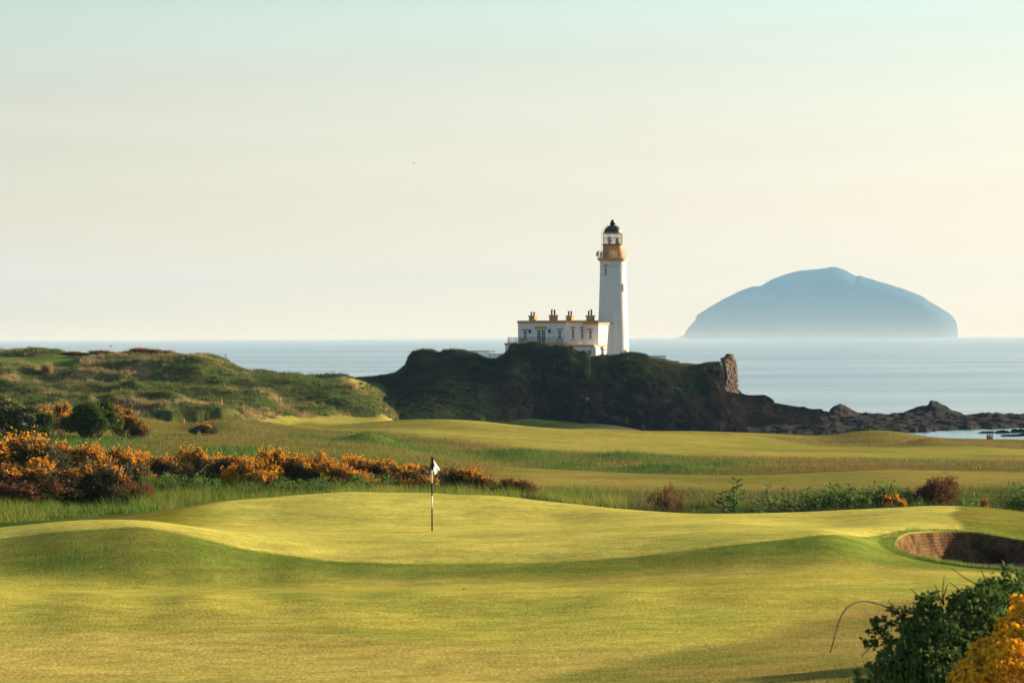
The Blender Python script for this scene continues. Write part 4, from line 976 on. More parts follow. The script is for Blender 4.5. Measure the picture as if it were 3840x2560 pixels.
def lobes_for(rg, w_, d, h, n, ball=False):
    c = []
    if ball:
        for k in range(n):
            q = rg.standard_normal(3); q *= rg.uniform(.2, .7)/np.linalg.norm(q); c.append((q[0]*w_/2, q[1]*d/2, h*(.52+.45*q[2]), rg.uniform(.22, .38)))
        return np.array(c)
    for k in range(n):
        a = rg.uniform(0, 2*math.pi); r_ = math.sqrt(rg.uniform(0, 1))
        x, y = r_*math.cos(a), r_*math.sin(a); top = math.sqrt(max(0, 1-(r_*.85)**2))
        lr = rg.uniform(.20, .34)*(1-.25*r_)
        c.append((x*(w_/2-lr*w_*.45), y*(d/2-lr*d*.45), rg.uniform(.25, max(.3, top-.75*lr))*h, lr))
    return np.array(c)
def stems_mb(rg, targets, r0=.025, up=.5, spread=.12):
    m = MB()
    for p in targets:
        p = Vector(p); b_ = Vector((p.x*spread+rg.normal(0, .05), p.y*spread+rg.normal(0, .05), -.08)); mid = b_.lerp(p, .5)+Vector((rg.normal(0, .05), rg.normal(0, .05), abs(rg.normal(0, .06))))
        m.tube([b_, b_.lerp(mid, .6), mid, p], [r0, r0*.8, r0*.6, r0*.3], 5)
    return m
def mb_mesh(m, name):
    me = bpy.data.meshes.new(name); me.from_pydata([tuple(v) for v in m.v], [], m.f); return me
def gorse_proto(seed, w_=2.0, d=1.7, h=1.7, sprigs=1500, flower=.4, brown=False, nl=13, needle=(.055, .10), toponly=.35, sparse=1.0, ball=False):
    rg = np.random.default_rng(seed); lb = lobes_for(rg, w_, d, h, nl, ball); k = rg.integers(0, nl, sprigs)
    dr = unit(rg.standard_normal((sprigs, 3))+np.array((0, 0, .45))); rad = lb[k, 3][:, None]*rg.uniform(.55, 1.08, (sprigs, 1))*np.array((w_*.5, d*.5, h*.55))*sparse
    p = lb[k, :3]+dr*rad; p[:, 2] = np.maximum(p[:, 2], .02)
    ax = unit(dr*.75+np.array((0, 0, .75))+.3*rg.standard_normal((sprigs, 3))); SL = rg.uniform(.14, .30, sprigs); up_ = (rg.uniform(0, 1, sprigs) < .14) & (dr[:, 2] > .1); ax = np.where(up_[:, None], unit(ax+np.array((0, 0, 1.2))), ax); SL = np.where(up_, SL*1.7, SL)
    q = 9; f = rg.uniform(0, 1, (sprigs, q)); c = p[:, None]+ax[:, None]*(SL[:, None]*f)[..., None]
    na = unit(ax[:, None]*.7+.8*rg.standard_normal((sprigs, q, 3)))
    v, t = tri_cloud(c.reshape(-1, 3), na.reshape(-1, 3), rg.uniform(*needle, sprigs*q), .026, rg)
    ms_ = {'foliage': (npmesh('gorse_foliage', v, None, t), M['gbrown'] if brown else M['gleaf'])}
    if flower > 0:
        hh = p[:, 2]/h; rr = np.linalg.norm(p-lb[k, :3], axis=1)/np.linalg.norm(rad+1e-6, axis=1)
        clump = fbm(p[:, 0], p[:, 1], p[:, 2], .5, 2, seed)
        sel = np.where((hh > toponly+.25*clump) & (clump*.8+rg.uniform(-.4, .9, sprigs) < flower*1.6-.3) & (dr[:, 2] > -.25))[0]
        q = 12; n = len(sel); f = rg.uniform(.2, 1.15, (n, q)); c = p[sel][:, None]+ax[sel][:, None]*(SL[sel][:, None]*f)[..., None]+.022*rg.standard_normal((n, q, 3))
        v, t = leaf_cloud(c.reshape(-1, 3), unit(rg.standard_normal((n*q, 3))+np.array((0, 0, .3))), .045, .045, rg, .3)
        ms_['blossom'] = (npmesh('gorse_blossom', v, None, t), M['gflower'])
    ms_['branches'] = (mb_mesh(stems_mb(rg, lb[:, :3]), 'gorse_branches'), M['twig'])
    return ms_
def leafy_proto(seed, n_st=7, h=1.1, w_=.8, leaf=.11, col='pleaf', bushy=False):
    rg = np.random.default_rng(seed); m = MB(); C_, A_, Ls = [], [], []
    for s in range(n_st):
        a = rg.uniform(0, 6.28); r_ = w_/2*math.sqrt(rg.uniform(0, 1)); b_ = np.array((r_*.5*math.cos(a), r_*.5*math.sin(a), -.05)); hs_ = h*rg.uniform(.6, 1.0) if s else h
        tip = np.array((r_*math.cos(a), r_*math.sin(a), hs_)); m.tube([Vector(b_), Vector(b_*.5+tip*.5+np.array((0, 0, .05))), Vector(tip)], [.012, .009, .004], 5)
        nl = int(26*hs_/1.0)
        for j in range(nl):
            f = .12+.88*j/nl; pp = b_*(1-f)+tip*f; aa = j*2.4+rg.uniform(-.4, .4); el = .15+.7*f
            ax = np.array((math.cos(aa)*math.cos(el), math.sin(aa)*math.cos(el), math.sin(el)*.8))
            C_.append(pp); A_.append(ax); Ls.append(leaf*(1.25-.75*f)*rg.uniform(.8, 1.2))
            if bushy:
                C_.append(pp+rg.normal(0, .07, 3)); A_.append(unit(ax+rg.normal(0, .5, 3))); Ls.append(leaf*rg.uniform(.6, 1.0))
    C_ = np.array(C_); A_ = unit(np.array(A_)); Ls = np.array(Ls)
    v, t = leaf_cloud(C_, A_, Ls, Ls*.36, rg)
    return {'leaves': (npmesh('plant_leaves', v, None, t), M[col]), 'stems': (mb_mesh(m, 'plant_stems'), M['stem'])}
def hawthorn_proto(seed, w_, d, h, n=9000, blossom=.1, nl=22):
    rg = np.random.default_rng(seed); lb = lobes_for(rg, w_, d, h, nl); k = rg.integers(0, nl, n)
    dr = unit(rg.standard_normal((n, 3))+np.array((0, 0, .25))); p = lb[k, :3]+dr*(lb[k, 3][:, None]*rg.uniform(.6, 1.08, (n, 1)))*np.array((w_*.5, d*.5, h*.6)); p[:, 2] = np.maximum(p[:, 2], .02)
    v, t = leaf_cloud(p, unit(dr*.5+rg.standard_normal((n, 3))*.8), rg.uniform(.09, .16, n), rg.uniform(.06, .10, n), rg)
    r_ = {'foliage': (npmesh('hawthorn_foliage', v, None, t), M['hleaf'])}
    if blossom:
        cl = fbm(p[:, 0], p[:, 1], p[:, 2], 1.0, 2, seed); sel = np.where((rg.uniform(0, 1, n) < blossom*2.5*np.clip(cl+.25, 0, 1)) & (dr[:, 2] > -.2))[0]; c = np.repeat(p[sel]+dr[sel]*.06, 4, 0)+.05*rg.standard_normal((len(sel)*4, 3))
        v, t = leaf_cloud(c, unit(rg.standard_normal(c.shape)), .05, .05, rg, .3); r_['blossom'] = (npmesh('hawthorn_blossom', v, None, t), M['hblossom'])
    r_['branches'] = (mb_mesh(stems_mb(rg, lb[:, :3], .06), 'hawthorn_branches'), M['twig'])
    return r_
def plant(name, ms_, loc, label, cat, group=None, rz=0.0, sc=1.0):
    e = empty(name, loc, label, cat, group, rz, sc)
    for nm, (me_, mm) in ms_.items(): link(nm, me_, mm, e)
    return e
DIMS = {}
def put(name, ms_, dims, px, top, wpx, Y, label, cat, group=None, rz=0.0, dmul=1.0):
    """stand a plant at its place with the photographed width and height"""
    bb = [np.array(m_.bound_box) if False else np.array([v.co for v in m_.vertices]) for m_, _ in ms_.values()] if id(ms_) not in DIMS else None
    if bb is not None:
        a_ = np.concatenate(bb); DIMS[id(ms_)] = (float(np.percentile(a_[:, 0], 99)-np.percentile(a_[:, 0], 1)), float(np.percentile(a_[:, 2], 99.6)))
    dims = DIMS[id(ms_)]
    p = gz(px, Y); h = float(at(px, top, Y)[2])-p.z; w_ = wpx/FPX*Y
    return plant(name, ms_, p-Vector((0, 0, .03)), label, cat, group, rz, (w_/dims[0], w_/dims[0]*dmul, max(.15, h)/dims[1]))

GA = gorse_proto(11, flower=.40, toponly=.55, sprigs=1900); GB = gorse_proto(12, flower=.47, toponly=.32, nl=15, sprigs=1800); GC_ = gorse_proto(13, flower=.18, toponly=.75, sprigs=2000)
GD = gorse_proto(14, flower=.08, toponly=.7, nl=16, sprigs=2200); GE = gorse_proto(15, flower=.10, brown=True, toponly=.7, sprigs=1800); GF = gorse_proto(16, flower=.35, toponly=.65, sprigs=900, sparse=.9)
GH = gorse_proto(17, flower=0, brown=True, sprigs=1700, nl=16, needle=(.06, .14), ball=True); GS = gorse_proto(19, flower=0, brown=True, sprigs=330, nl=9, needle=(.06, .12)); GI = gorse_proto(18, flower=.28, toponly=.6, sprigs=1900)
GP = {'A': GA, 'B': GB, 'C': GC_, 'D': GD, 'E': GE, 'F': GF, 'H': GH, 'I': GI}; GDIM = (2.0, 1.75)
hedge = 'gorse bushes of the long hedge behind the green'
HB = [
 (-70, 1645, 330, 130, 'I', 'tall gorse with blossom along its crown cut by the left picture edge, back row'),
 (95, 1626, 270, 131, 'I', 'highest gorse at the hedge left end with orange blossom along its crown'),
 (225, 1664, 230, 132, 'C', 'dark tall gorse with scattered orange tips right of the highest one'),
 (330, 1664, 190, 133, 'I', 'gorse with bright orange crown above the dark left mass'),
 (430, 1680, 170, 135, 'I', 'orange fringed gorse where the tall left mass steps down'),
 (20, 1735, 300, 123.5, 'E', 'brown straggly gorse low in front at the left picture edge'),
 (190, 1722, 270, 124, 'C', 'dark olive gorse in front centre of the left mass'),
 (345, 1735, 230, 124.5, 'D', 'dense dark green gorse front of the left mass without blossom'),
 (455, 1760, 170, 125, 'E', 'bristly brown gorse ending the left mass beside green leafy plants'),
 (372, 1708, 140, 129, 'B', 'fully orange gorse clump low in front of the left mass'),
 (478, 1702, 150, 138, 'B', 'rounded bright orange gorse right of the left mass'),
 (560, 1692, 150, 143, 'A', 'orange speckled gorse behind the leafy green shrubs'),
 (640, 1710, 140, 143.5, 'F', 'thin dark gorse between two orange ones on the back row'),
 (700, 1676, 140, 145, 'B', 'orange gorse peak left of the bare arching stem'),
 (778, 1692, 150, 145, 'A', 'orange and green gorse behind the tall grass gap'),
 (865, 1708, 160, 143, 'I', 'dark gorse with orange crest left of the low orange front clump'),
 (925, 1718, 170, 139.5, 'B', 'low front gorse heavy with orange blossom above the tall grass'),
 (1005, 1680, 120, 142, 'B', 'spiky orange gorse rising highest in the hedge middle'),
 (1085, 1692, 140, 143, 'A', 'orange crowned gorse right of the spiky high one'),
 (1175, 1700, 150, 143.5, 'B', 'orange gorse above the grey green nettles'),
 (1265, 1710, 150, 142, 'A', 'orange topped gorse behind the brown orange front clump'),
 (1345, 1716, 150, 142, 'I', 'gorse with dense orange fringe left of the dark one'),
 (1290, 1738, 150, 137, 'B', 'drooping front gorse orange from crown to foot'),
 (1435, 1724, 150, 142, 'I', 'dark bodied gorse with orange fringe above the rounded leafy shrub'),
 (1510, 1742, 140, 141, 'A', 'last orange fringed gorse before the dark bushes near the flag'),
 (1470, 1792, 180, 137, 'D', 'low dark green gorse left of the flagstick'),
 (1575, 1775, 190, 136.5, 'D', 'dark green gorse directly left of the flagstick'),
 (1595, 1738, 140, 140, 'F', 'thin gorse with pale orange tips just left of the flag'),
 (1690, 1745, 150, 139, 'F', 'loose gorse with bare stems right behind the white flag'),
 (1752, 1752, 150, 138, 'I', 'gorse with orange tips right of the flag'),
 (1832, 1772, 150, 138, 'E', 'brownish gorse with few blossoms second from the hedge right end'),
 (1898, 1788, 120, 137.5, 'E', 'small brown gorse beside the dead bush at the hedge right end'),
 (1455, 1822, 120, 131, 'B', 'tiny orange gorse peeping over the green edge left of the flag'),
]
for i, (px, top, wpx, Y, kd, lab) in enumerate(HB):
    put('gorse_bush', GP[kd], GDIM, px, top, wpx*1.35, Y, lab, 'gorse bush', hedge, i*1.7, 1.0)
put('dead_gorse', GH, GDIM, 1945, 1795, 140, 137, 'dead reddish brown gorse at the hedge right end', 'dead bush', 'dead brown gorse bushes', .4)
put('dead_gorse', GH, GDIM, 3502, 1788, 180, 127, 'large dead rusty brown gorse among the tall plants on the right', 'dead bush', 'dead brown gorse bushes', 2.0)
put('dead_gorse', GH, GDIM, 3835, 1865, 130, 124, 'greyish brown dry tangle at the right picture edge', 'dead bush', 'dead brown gorse bushes', 1.0)
# low leafy shrubs in front of the hedge
LA = leafy_proto(21, 18, 1.1, 1.2, .17, bushy=True); LB = leafy_proto(22, 14, 1.0, .9, .18, bushy=True); LC = leafy_proto(23, 30, 1.0, 1.5, .15, bushy=True)
grp = 'leafy green shrubs along the hedge foot'
for i, (px, top, wpx, Y, ms_, dm_, lab) in enumerate([
 (590, 1775, 150, 134, LC, (1.5, 1.0), 'leafy green shrub at the right foot of the left gorse mass'),
 (690, 1768, 140, 135, LC, (1.5, 1.0), 'tall leafy green shrub below the orange gorse peak'),
 (770, 1785, 120, 135.5, LA, (1.2, 1.1), 'dark leafy shrub above the gap in the tall grass'),
 (1000, 1800, 130, 135, LA, (1.2, 1.1), 'leafy shrub below the low orange front gorse'),
 (1130, 1785, 190, 134, LC, (1.5, 1.0), 'broad grey green nettle shrub left of the light green plant'),
 (1255, 1795, 150, 133, LB, (.9, 1.0), 'light green upright plant at the green back edge'),
 (1400, 1770, 170, 135.5, LC, (1.5, 1.0), 'rounded leafy green shrub left of the dark gorse near the flag'),
 (1700, 1835, 110, 132, LB, (.9, 1.0), 'small green weeds under the bare stems right of the flag'),
]): put('leafy_shrub', ms_, dm_, px, top, wpx, Y, lab, 'shrub', grp, i*1.1)
# tall leafy plants along the right side
TA = leafy_proto(31, 4, 1.0, .5, .20); TB = leafy_proto(32, 7, 1.0, .6, .19); TC = leafy_proto(33, 24, 1.0, 1.3, .18, bushy=True); TD = leafy_proto(34, 3, 1.0, .35, .17)
grp = 'tall leafy plants in the rough on the right'
for i, (px, top, wpx, Y, ms_, dm_, lab) in enumerate([
 (2745, 1789, 110, 127, TA, (.45, 1.0), 'tallest two-stemmed leafy plant at the left of the right-hand row'),
 (2835, 1838, 90, 128, TD, (.3, 1.0), 'thin sparse plant right of the two-stemmed one'),
 (2922, 1812, 70, 127, TB, (.6, 1.0), 'dense upright leafy plant beside a smaller paler one'),
 (2967, 1824, 55, 126, TD, (.3, 1.0), 'smaller paler plant leaning on the dense upright one'),
 (3027, 1823, 75, 127, TB, (.6, 1.0), 'single leafy spire left of the broad shrub clump'),
 (3100, 1822, 130, 128, TC, (1.3, 1.0), 'left half of the broad dark shrub clump'),
 (3185, 1817, 160, 127, TC, (1.3, 1.0), 'right half of the broad shrub clump with grassy tips'),
 (3250, 1840, 80, 126, TD, (.3, 1.0), 'low wispy plant trailing right of the broad clump'),
 (3345, 1803, 110, 126, TC, (1.3, 1.0), 'tall pointed plant rising behind the low orange gorse'),
 (3430, 1850, 70, 125, TB, (.6, 1.0), 'small leafy plant just left of the dead rusty gorse'),
 (3610, 1834, 65, 124, TB, (.6, 1.0), 'leafy spire right of the dead rusty gorse'),
 (3655, 1817, 40, 126, TD, (.3, 1.0), 'slim twin spires behind the small orange gorse'),
 (3785, 1828, 80, 123, TB, (.6, 1.0), 'leafy plant left of the edge clump'),
 (3828, 1811, 90, 123, TC, (1.3, 1.0), 'dense leafy clump cut by the right picture edge'),
]): put('leafy_plant', ms_, dm_, px, top, wpx*1.3, Y, lab, 'plant', grp, i*.9)
grp = 'small gorse in the right-hand rough'
put('gorse_bush', GB, GDIM, 3348, 1852, 100, 123, 'low orange gorse at the foot of the tall pointed plant', 'gorse bush', grp, .3)
put('gorse_bush', GB, GDIM, 3688, 1866, 50, 121, 'tiny orange gorse right of the dead rusty bush', 'gorse bush', grp, 1.3)
put('gorse_bush', GS, GDIM, 2490, 1810, 110, 131, 'scraggy dark dry gorse in the shaded tall grass', 'gorse bush', grp, 2.3)
put('gorse_bush', GS, GDIM, 2540, 1836, 50, 131, 'tiny dark gorse tuft beside the scraggy dry one', 'gorse bush', grp, 2.9)
# hawthorns and gorse on the left flat
H1 = hawthorn_proto(41, 5.0, 3.4, 2.1, 9000, .06); H2 = hawthorn_proto(42, 3.8, 3.2, 2.0, 8000, .02)
put('hawthorn_bush', H1, (5.0, 2.0), 40, 1503, 310, 208, 'domed hawthorn at the left picture edge flecked with white blossom', 'hawthorn')
put('hawthorn_bush', H2, (3.8, 1.95), 340, 1507, 210, 206, 'domed dark green hawthorn right of the blossoming one', 'hawthorn')
grp = 'gorse bushes round the hawthorns'
for (px, top, wpx, Y, kd, lab, rz) in ((185, 1520, 150, 211, 'E', 'brownish gorse filling the gap between the two hawthorns', .2), (232, 1508, 90, 214, 'B', 'orange gorse peeping out above the gap between the hawthorns', 1.2), (445, 1520, 130, 213, 'E', 'brown gorse sloping down right of the dark hawthorn', 2.2), (480, 1555, 100, 209, 'I', 'gorse with orange flecks at the foot of the brown slope one', 3.1), (525, 1580, 75, 208, 'D', 'small dark gorse last on the right of the hawthorn group', .9)):
    put('gorse_bush', GP[kd], GDIM, px, top, wpx, Y, lab, 'gorse bush', grp, rz)
put('gorse_bush', GI, GDIM, 762, 1588, 92, 226, 'lone round orange topped gorse on the open rough', 'gorse bush', None, .5)
grp = 'gorse bushes on the dune skyline'
for (px, top, wpx, kd, lab, rz) in ((300, 1316, 100, 'E', 'first low gorse at the left end of the skyline row', .1), (372, 1312, 120, 'I', 'orange tinted skyline gorse left of the low dip', .9), (445, 1316, 100, 'C', 'lowest dark gorse in the dip of the skyline row', 1.7), (525, 1303, 140, 'I', 'tallest orange tinted gorse on the skyline', 2.4), (598, 1312, 120, 'E', 'brown gorse right of the tallest skyline one', 3.3), (650, 1321, 70, 'C', 'small dark gorse at the right end of the skyline row', 4.2)):
    put('gorse_bush', GP[kd], GDIM, px, top, wpx*1.15, np.interp(px, [p[0] for p in Mc], [p[2] for p in Mc])-3, lab, 'gorse bush', grp, rz)

# ------------------------------------------------------------------ grass (stuff)
def blades(name, x, y, h, wd, col, seed, lean=.3, seg=1, colvar=.2, z=None, tipcol=None, dens_face=None):
    rg = np.random.default_rng(seed); n = len(x); z = ground_z(x, y) if z is None else z
    h = np.broadcast_to(h, n)*rg.uniform(.6, 1.15, n); a = rg.uniform(0, 2*math.pi, n); s = np.stack([np.cos(a), np.sin(a), 0*a], -1)*(np.broadcast_to(wd, n)/2)[:, None]
    la = rg.uniform(0, 2*math.pi, n); lv = np.stack([np.cos(la), np.sin(la), 0*la], -1)*(h*lean*rg.uniform(.2, 1, n))[:, None]+np.array((-.08, -.03, 0))*h[:, None]
    b_ = np.stack([x, y, z-.02], -1); up = np.array((0, 0, 1.0))*h[:, None]
    c = np.asarray(col)*np.ones((n, 3))*(1+colvar*rg.standard_normal((n, 1)))
    c = np.clip(c, .01, .8); tc = c if tipcol is None else np.clip(np.asarray(tipcol)*np.ones((n, 3))*(1+colvar*rg.standard_normal((n, 1))), .01, .8)
    if seg == 1:
        v = np.stack([b_-s, b_+s, b_+up+lv], 1).reshape(-1, 3); t = np.arange(3*n).reshape(n, 3); q = None
        cc = np.stack([c, c, tc], 1).reshape(-1, 3)
    else:
        m_ = b_+up*.55+lv*.35
        v = np.stack([b_-s, b_+s, m_-s*.7, m_+s*.7, b_+up*.95+lv], 1).reshape(-1, 3); k = (np.arange(n)*5)[:, None]
        q = k+[0, 1, 3, 2]; t = k+[2, 3, 4]; cc = np.stack([c, c, (c+tc)/2, (c+tc)/2, tc], 1).reshape(-1, 3)
    o = link(name, npmesh(name, v, q, t, False, cc), M['blade']); tag(o, kind='stuff'); return o
def scatter(n, p0, p1, y0, y1, seed):
    rg = np.random.default_rng(seed); Y = np.sqrt(rg.uniform(y0**2, y1**2, n)); px = rg.uniform(p0, p1, n); return (px-1920)/FPX*Y, Y, px
def keep(m, *a): return [v[m] for v in a]
# tall grass round the hedge
x, y, px = scatter(90000, -150, 2350, 112, 141, 1); fyv = fY(px)
front = np.interp(px, [-150, 0, 400, 800, 1100, 2350], [112, 113, 116, 119, 121, 121])
pat = fbm(x, y, 0, 2.2, 3, 5); m_ = (y > np.maximum(front, np.minimum(fyv+.6, 125))+.8*pat) & (pat > -.45)
gap = np.exp(-((px-712-3*(y-122))/16)**2)*(y < 131); m_ &= (np.random.default_rng(3).uniform(0, 1, len(x)) > gap) & ~((px < 490) & (y > 121.5))
x, y, px, pat = keep(m_, x, y, px, pat)
ed = sstep(0, 6, y-np.interp(px, [-150, 0, 400, 800, 1100, 2350], [112, 113, 116, 119, 121, 121]))
yel = np.clip(.5+1.3*fbm(x, y, 0, 3, 3, 8)+.5*(px < 500)*(1-ed), 0, 1)[:, None]
col = np.array((.05, .125, .016))*(1-yel)+np.array((.135, .165, .028))*yel
hv = .75+.5*np.clip(.5+1.2*fbm(x, y, 0, .9, 2, 6), 0, 1)
blades('tall_grass', x, y, (.24+(.40+.14*(px > 500))*ed+.12*pat)*hv, .016, col, 11, .6, 2, .3, None, col*1.15+np.array((.03, .01, 0)))
# tall grass and rough on the right, backlit shade painted into the blades
x, y, px = scatter(95000, 1950, 4250, 114, 150, 2); pat = fbm(x, y, 0, 2.5, 3, 15); m_ = (y > fY(px)+1.2+.5*pat) & (pat > -.5); x, y, px, pat = keep(m_, x, y, px, pat)
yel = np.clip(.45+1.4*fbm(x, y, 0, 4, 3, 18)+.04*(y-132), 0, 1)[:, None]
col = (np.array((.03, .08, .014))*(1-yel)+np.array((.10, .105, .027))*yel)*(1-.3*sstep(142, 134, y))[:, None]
hv = .6+.8*np.clip(.5+1.3*fbm(x, y, 0, 1.1, 2, 16), 0, 1); col = col*(1-.6*sstep(13, 5, y-fY(px)+2*pat)*(.4+.6*sstep(3300, 2800, px)))[:, None]  # blades near the green darkened to imitate their shaded side
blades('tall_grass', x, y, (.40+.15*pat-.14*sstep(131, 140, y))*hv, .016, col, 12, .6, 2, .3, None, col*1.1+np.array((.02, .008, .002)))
# dry flowering rough in the middle distance
x, y, px = scatter(300000, -250, 4250, 146, 335, 3)
n1 = fbm(x, y, 0, 12, 4, 31); fwr = (px > 1850+200*n1) & (y > 154) & (y < 202)
lo = np.interp(px, [XL, 900, 1000, 1500, 1900, 2400, 2900, 3840], [400, 330, 300, 272, 255, 243, 240, 240])
fw2 = (y > lo+4-5*n1) & ~((px > 2930) & (y > 304))
fw2 = (y > lo+4-5*n1) & ~((px+120*n1+150*fbm(x, y, 0, 3.5, 4, 37) > 3000) & (y > 304)); m_ = ~fwr & ~fw2; x, y, px, n1 = keep(m_, x, y, px, n1)
red = np.clip(.5+1.4*fbm(x, y, 0, 9, 3, 44)-.35*sstep(1900, 1500, px), 0, 1)[:, None]
col = np.array((.105, .118, .026))*(1-red)+np.array((.165, .105, .036))*red
lush = np.zeros(len(x))
for (cx, cyy, rx, ry) in ((1390, 226, 150, 5), (1560, 222, 170, 4), (1950, 226, 230, 7), (2350, 228, 180, 5), (2500, 208, 230, 4), (2700, 214, 150, 3), (880, 175, 200, 8), (300, 195, 350, 14), (1150, 236, 100, 5), (60, 190, 300, 12), (2130, 214, 120, 4)):
    lush = np.maximum(lush, np.exp(-((px-cx)/rx)**2-((y-cyy)/ry)**2))
lush = np.clip(lush*1.3, 0, 1)[:, None]; col = col*(1-lush)+np.array((.045, .105, .016))*lush
blades('rough_grass', x, y, .20+.14*lush[:, 0]+.06*n1, .018+.00006*y, col, 13, .5, 1, .2, None, col*1.05+np.array((.012, .004, .002))*(1-lush))
# grass over the dunes
x, y, px = scatter(190000, -250, 1500, 278, 440, 4); dm = dune_mask(px, y); lawn = (px < 285) & (y > 380) & (y < 410); pat = fbm(x, y, 0, 5, 4, 52)
m_ = (dm > .4) & ~lawn & (pat > -.35); x, y, px, pat = keep(m_, x, y, px, pat)
tan_ = (sstep(.15, .5, fbm(x, y, 0, 7, 4, 51)+.15*pat)*.9)[:, None]; col = np.array((.055, .085, .02))*(1-tan_)+np.array((.24, .165, .075))*tan_
blades('dune_grass', x, y, .26+.25*np.clip(pat, 0, 1)+.15*tan_[:, 0], .045, col, 14, .45, 1, .25, None, col*1.1)
def tufts(name, n, p0, p1, y0, y1, seed, hh, wsp, nbl, colf, cond):
    tx, ty, tp = scatter(n, p0, p1, y0, y1, seed); m_ = cond(tx, ty, tp); tx, ty, tp = keep(m_, tx, ty, tp)
    rg = np.random.default_rng(seed+1); k = len(tx); sz = rg.uniform(.5, 1.3, k); c = colf(tx, ty)*(1+.2*rg.standard_normal((k, 1)))
    zz = ground_z(tx, ty); a = rg.uniform(0, 6.28, (k, nbl)); r_ = np.sqrt(rg.uniform(0, 1, (k, nbl)))*wsp*sz[:, None]
    bx = (tx[:, None]+r_*np.cos(a)).ravel(); by = (ty[:, None]+r_*np.sin(a)).ravel(); h = np.repeat(sz*hh, nbl)*(1.05-.5*(r_/(wsp*sz[:, None])).ravel())
    cc = np.repeat(c, nbl, 0); blades(name, bx, by, h, .05, np.clip(cc, .01, .6), seed+2, .7, 1, .15, np.repeat(zz, nbl), cc*1.15)
def dcol(x, y):
    t = (sstep(-.02, .5, fbm(x, y, 0, 7, 4, 51)+.25*fbm(x, y, 0, 2, 2, 99)))[:, None]; return np.array((.06, .085, .022))*(1-t)+np.array((.27, .19, .09))*t
tufts('dune_grass', 9000, -250, 1500, 278, 440, 61, .55, .35, 22, dcol, lambda x, y, px: (dune_mask(px, y) > .4) & ~((px < 285) & (y > 380) & (y < 410)) & ~((px > 600) & (px < 900) & (y > 296) & (y < 304)))
tufts('saddle_grass', 1600, 850, 1700, 478, 556, 64, .7, .5, 22, lambda x, y: np.array((.02, .038, .010))*(1+.5*fbm(x, y, 0, 8, 3, 3))[:, None]+np.clip(fbm(x, y, 0, 12, 3, 8), 0, 1)[:, None]*np.array((.10, .07, .03)), lambda x, y, px: px < 1400)
# fuzz along the headland top
rg = np.random.default_rng(6); rr = rg.integers(95, 215, 90000); cc_ = rg.integers(0, HEADV.shape[1]-1, 90000); p = HEADV[rr, cc_]+rg.uniform(-.08, .08, (90000, 3))*np.array((1, 1, 0))
hpx = hx[cc_]; m_ = (hpx < 2715) & ((rr > 132) | (hpx < 1950)); p = p[m_]; pat = np.clip(fbm(p[:, 0], p[:, 1], 0, 5, 3, 12)*1.2+.3, 0, 1)[:, None]
col = np.array((.016, .028, .009))*(1-pat)+np.array((.07, .06, .022))*pat
blades('headland_grass', p[:, 0], p[:, 1], .34, .06, col, 15, .5, 1, .25, p[:, 2])
x, y, px = scatter(60000, 900, 1900, 480, 556, 24); zz = ground_z(x, y); pat = fbm(x, y, 0, 6, 3, 9); x, y, zz, pat = keep(pat > -.3, x, y, zz, pat)
blades('saddle_grass', x, y, .4+.3*pat, .06, np.array((.016, .034, .009))*(1+.3*pat[:, None]), 25, .5, 1, .25, zz)  # saddle blades darkened too, matching the shadow painted on the turf below
# tussocks of pale grass on the dunes
for (px_, Y_, h_, w2, lab) in ((178, 372, 1.5, 1.1, 'tall pale tan grass tussock on the upper left dune'), (18, 350, 1.1, 1.5, 'tan grass tussock at the left picture edge of the dune'), (132, 347, 1.2, 1.2, 'tan grass tussock in the middle of the left dune'), (1305, 371, 1.0, 2.0, 'broad tan tussock near the right end of the dune ridge')):
    p = gz(px_, Y_); rg = np.random.default_rng(int(px_)); n = 700; a = rg.uniform(0, 6.28, n); r_ = w2/2*np.sqrt(rg.uniform(0, 1, n)); bx, by = r_*np.cos(a), r_*np.sin(a)
    o = blades('grass_tussock', bx, by, h_*(1-.5*(r_/(w2/2))**2), .05, (.34, .235, .11), int(px_), .5, 1, .2, np.zeros(n)); o.location = p; del o['kind']
    tag(o, lab, 'grass tussock', 'pale grass tussocks on the dunes')
x, y, px = scatter(170000, -150, 4000, 45, 86, 25); n1 = fbm(x, y, 0, 3.5, 4, 37); n3 = fbm(x, y, 0, 12, 4, 31); k_ = ~inpoly(x, y, BP) & (y < dY(np.clip(px, XL, XR))+.3); x, y, px, n1, n3 = keep(k_, x, y, px, n1, n3)
col = zones(x, y, ground_z(x, y))*np.array((1.12, 1.12, 1.0)); bankw = sstep(78, 80, y)
blades('turf_grass', x, y, .02+.03*bankw, .008, col, 26, .8, 1, .3)
# longer turf at the lower right and round the bunker lip
x, y, px = scatter(90000, 1500, 4200, 44, 74, 5); n1 = fbm(x, y, 0, 3, 3, 61)
m_ = px-np.interp(y, [45, 50, 58, 66, 72], [1550, 1950, 2750, 3150, 4200])+200*n1 > 80*np.random.default_rng(2).standard_normal(len(x)); x, y, px, n1 = keep(m_, x, y, px, n1)
red = np.clip(.5+1.5*fbm(x, y, 0, 1.8, 3, 64), 0, 1)[:, None]; col = np.array((.15, .175, .038))*(1-red)+np.array((.30, .215, .065))*red
blades('semi_rough_grass', x, y, .055, .007, col, 16, .5, 1, .25)
rg = np.random.default_rng(9); n = 6000; kk = rg.integers(0, nb, n); ff = rg.uniform(0, 1, n)[:, None]; Pout = offset_poly(BP, .26); base = BP[kk]*(1-ff)+BP[(kk+1) % nb]*ff; outp = Pout[kk]*(1-ff)+Pout[(kk+1) % nb]*ff; g = rg.uniform(0, 1, n)[:, None]**1.5; pp = base*(1-g)+outp*g
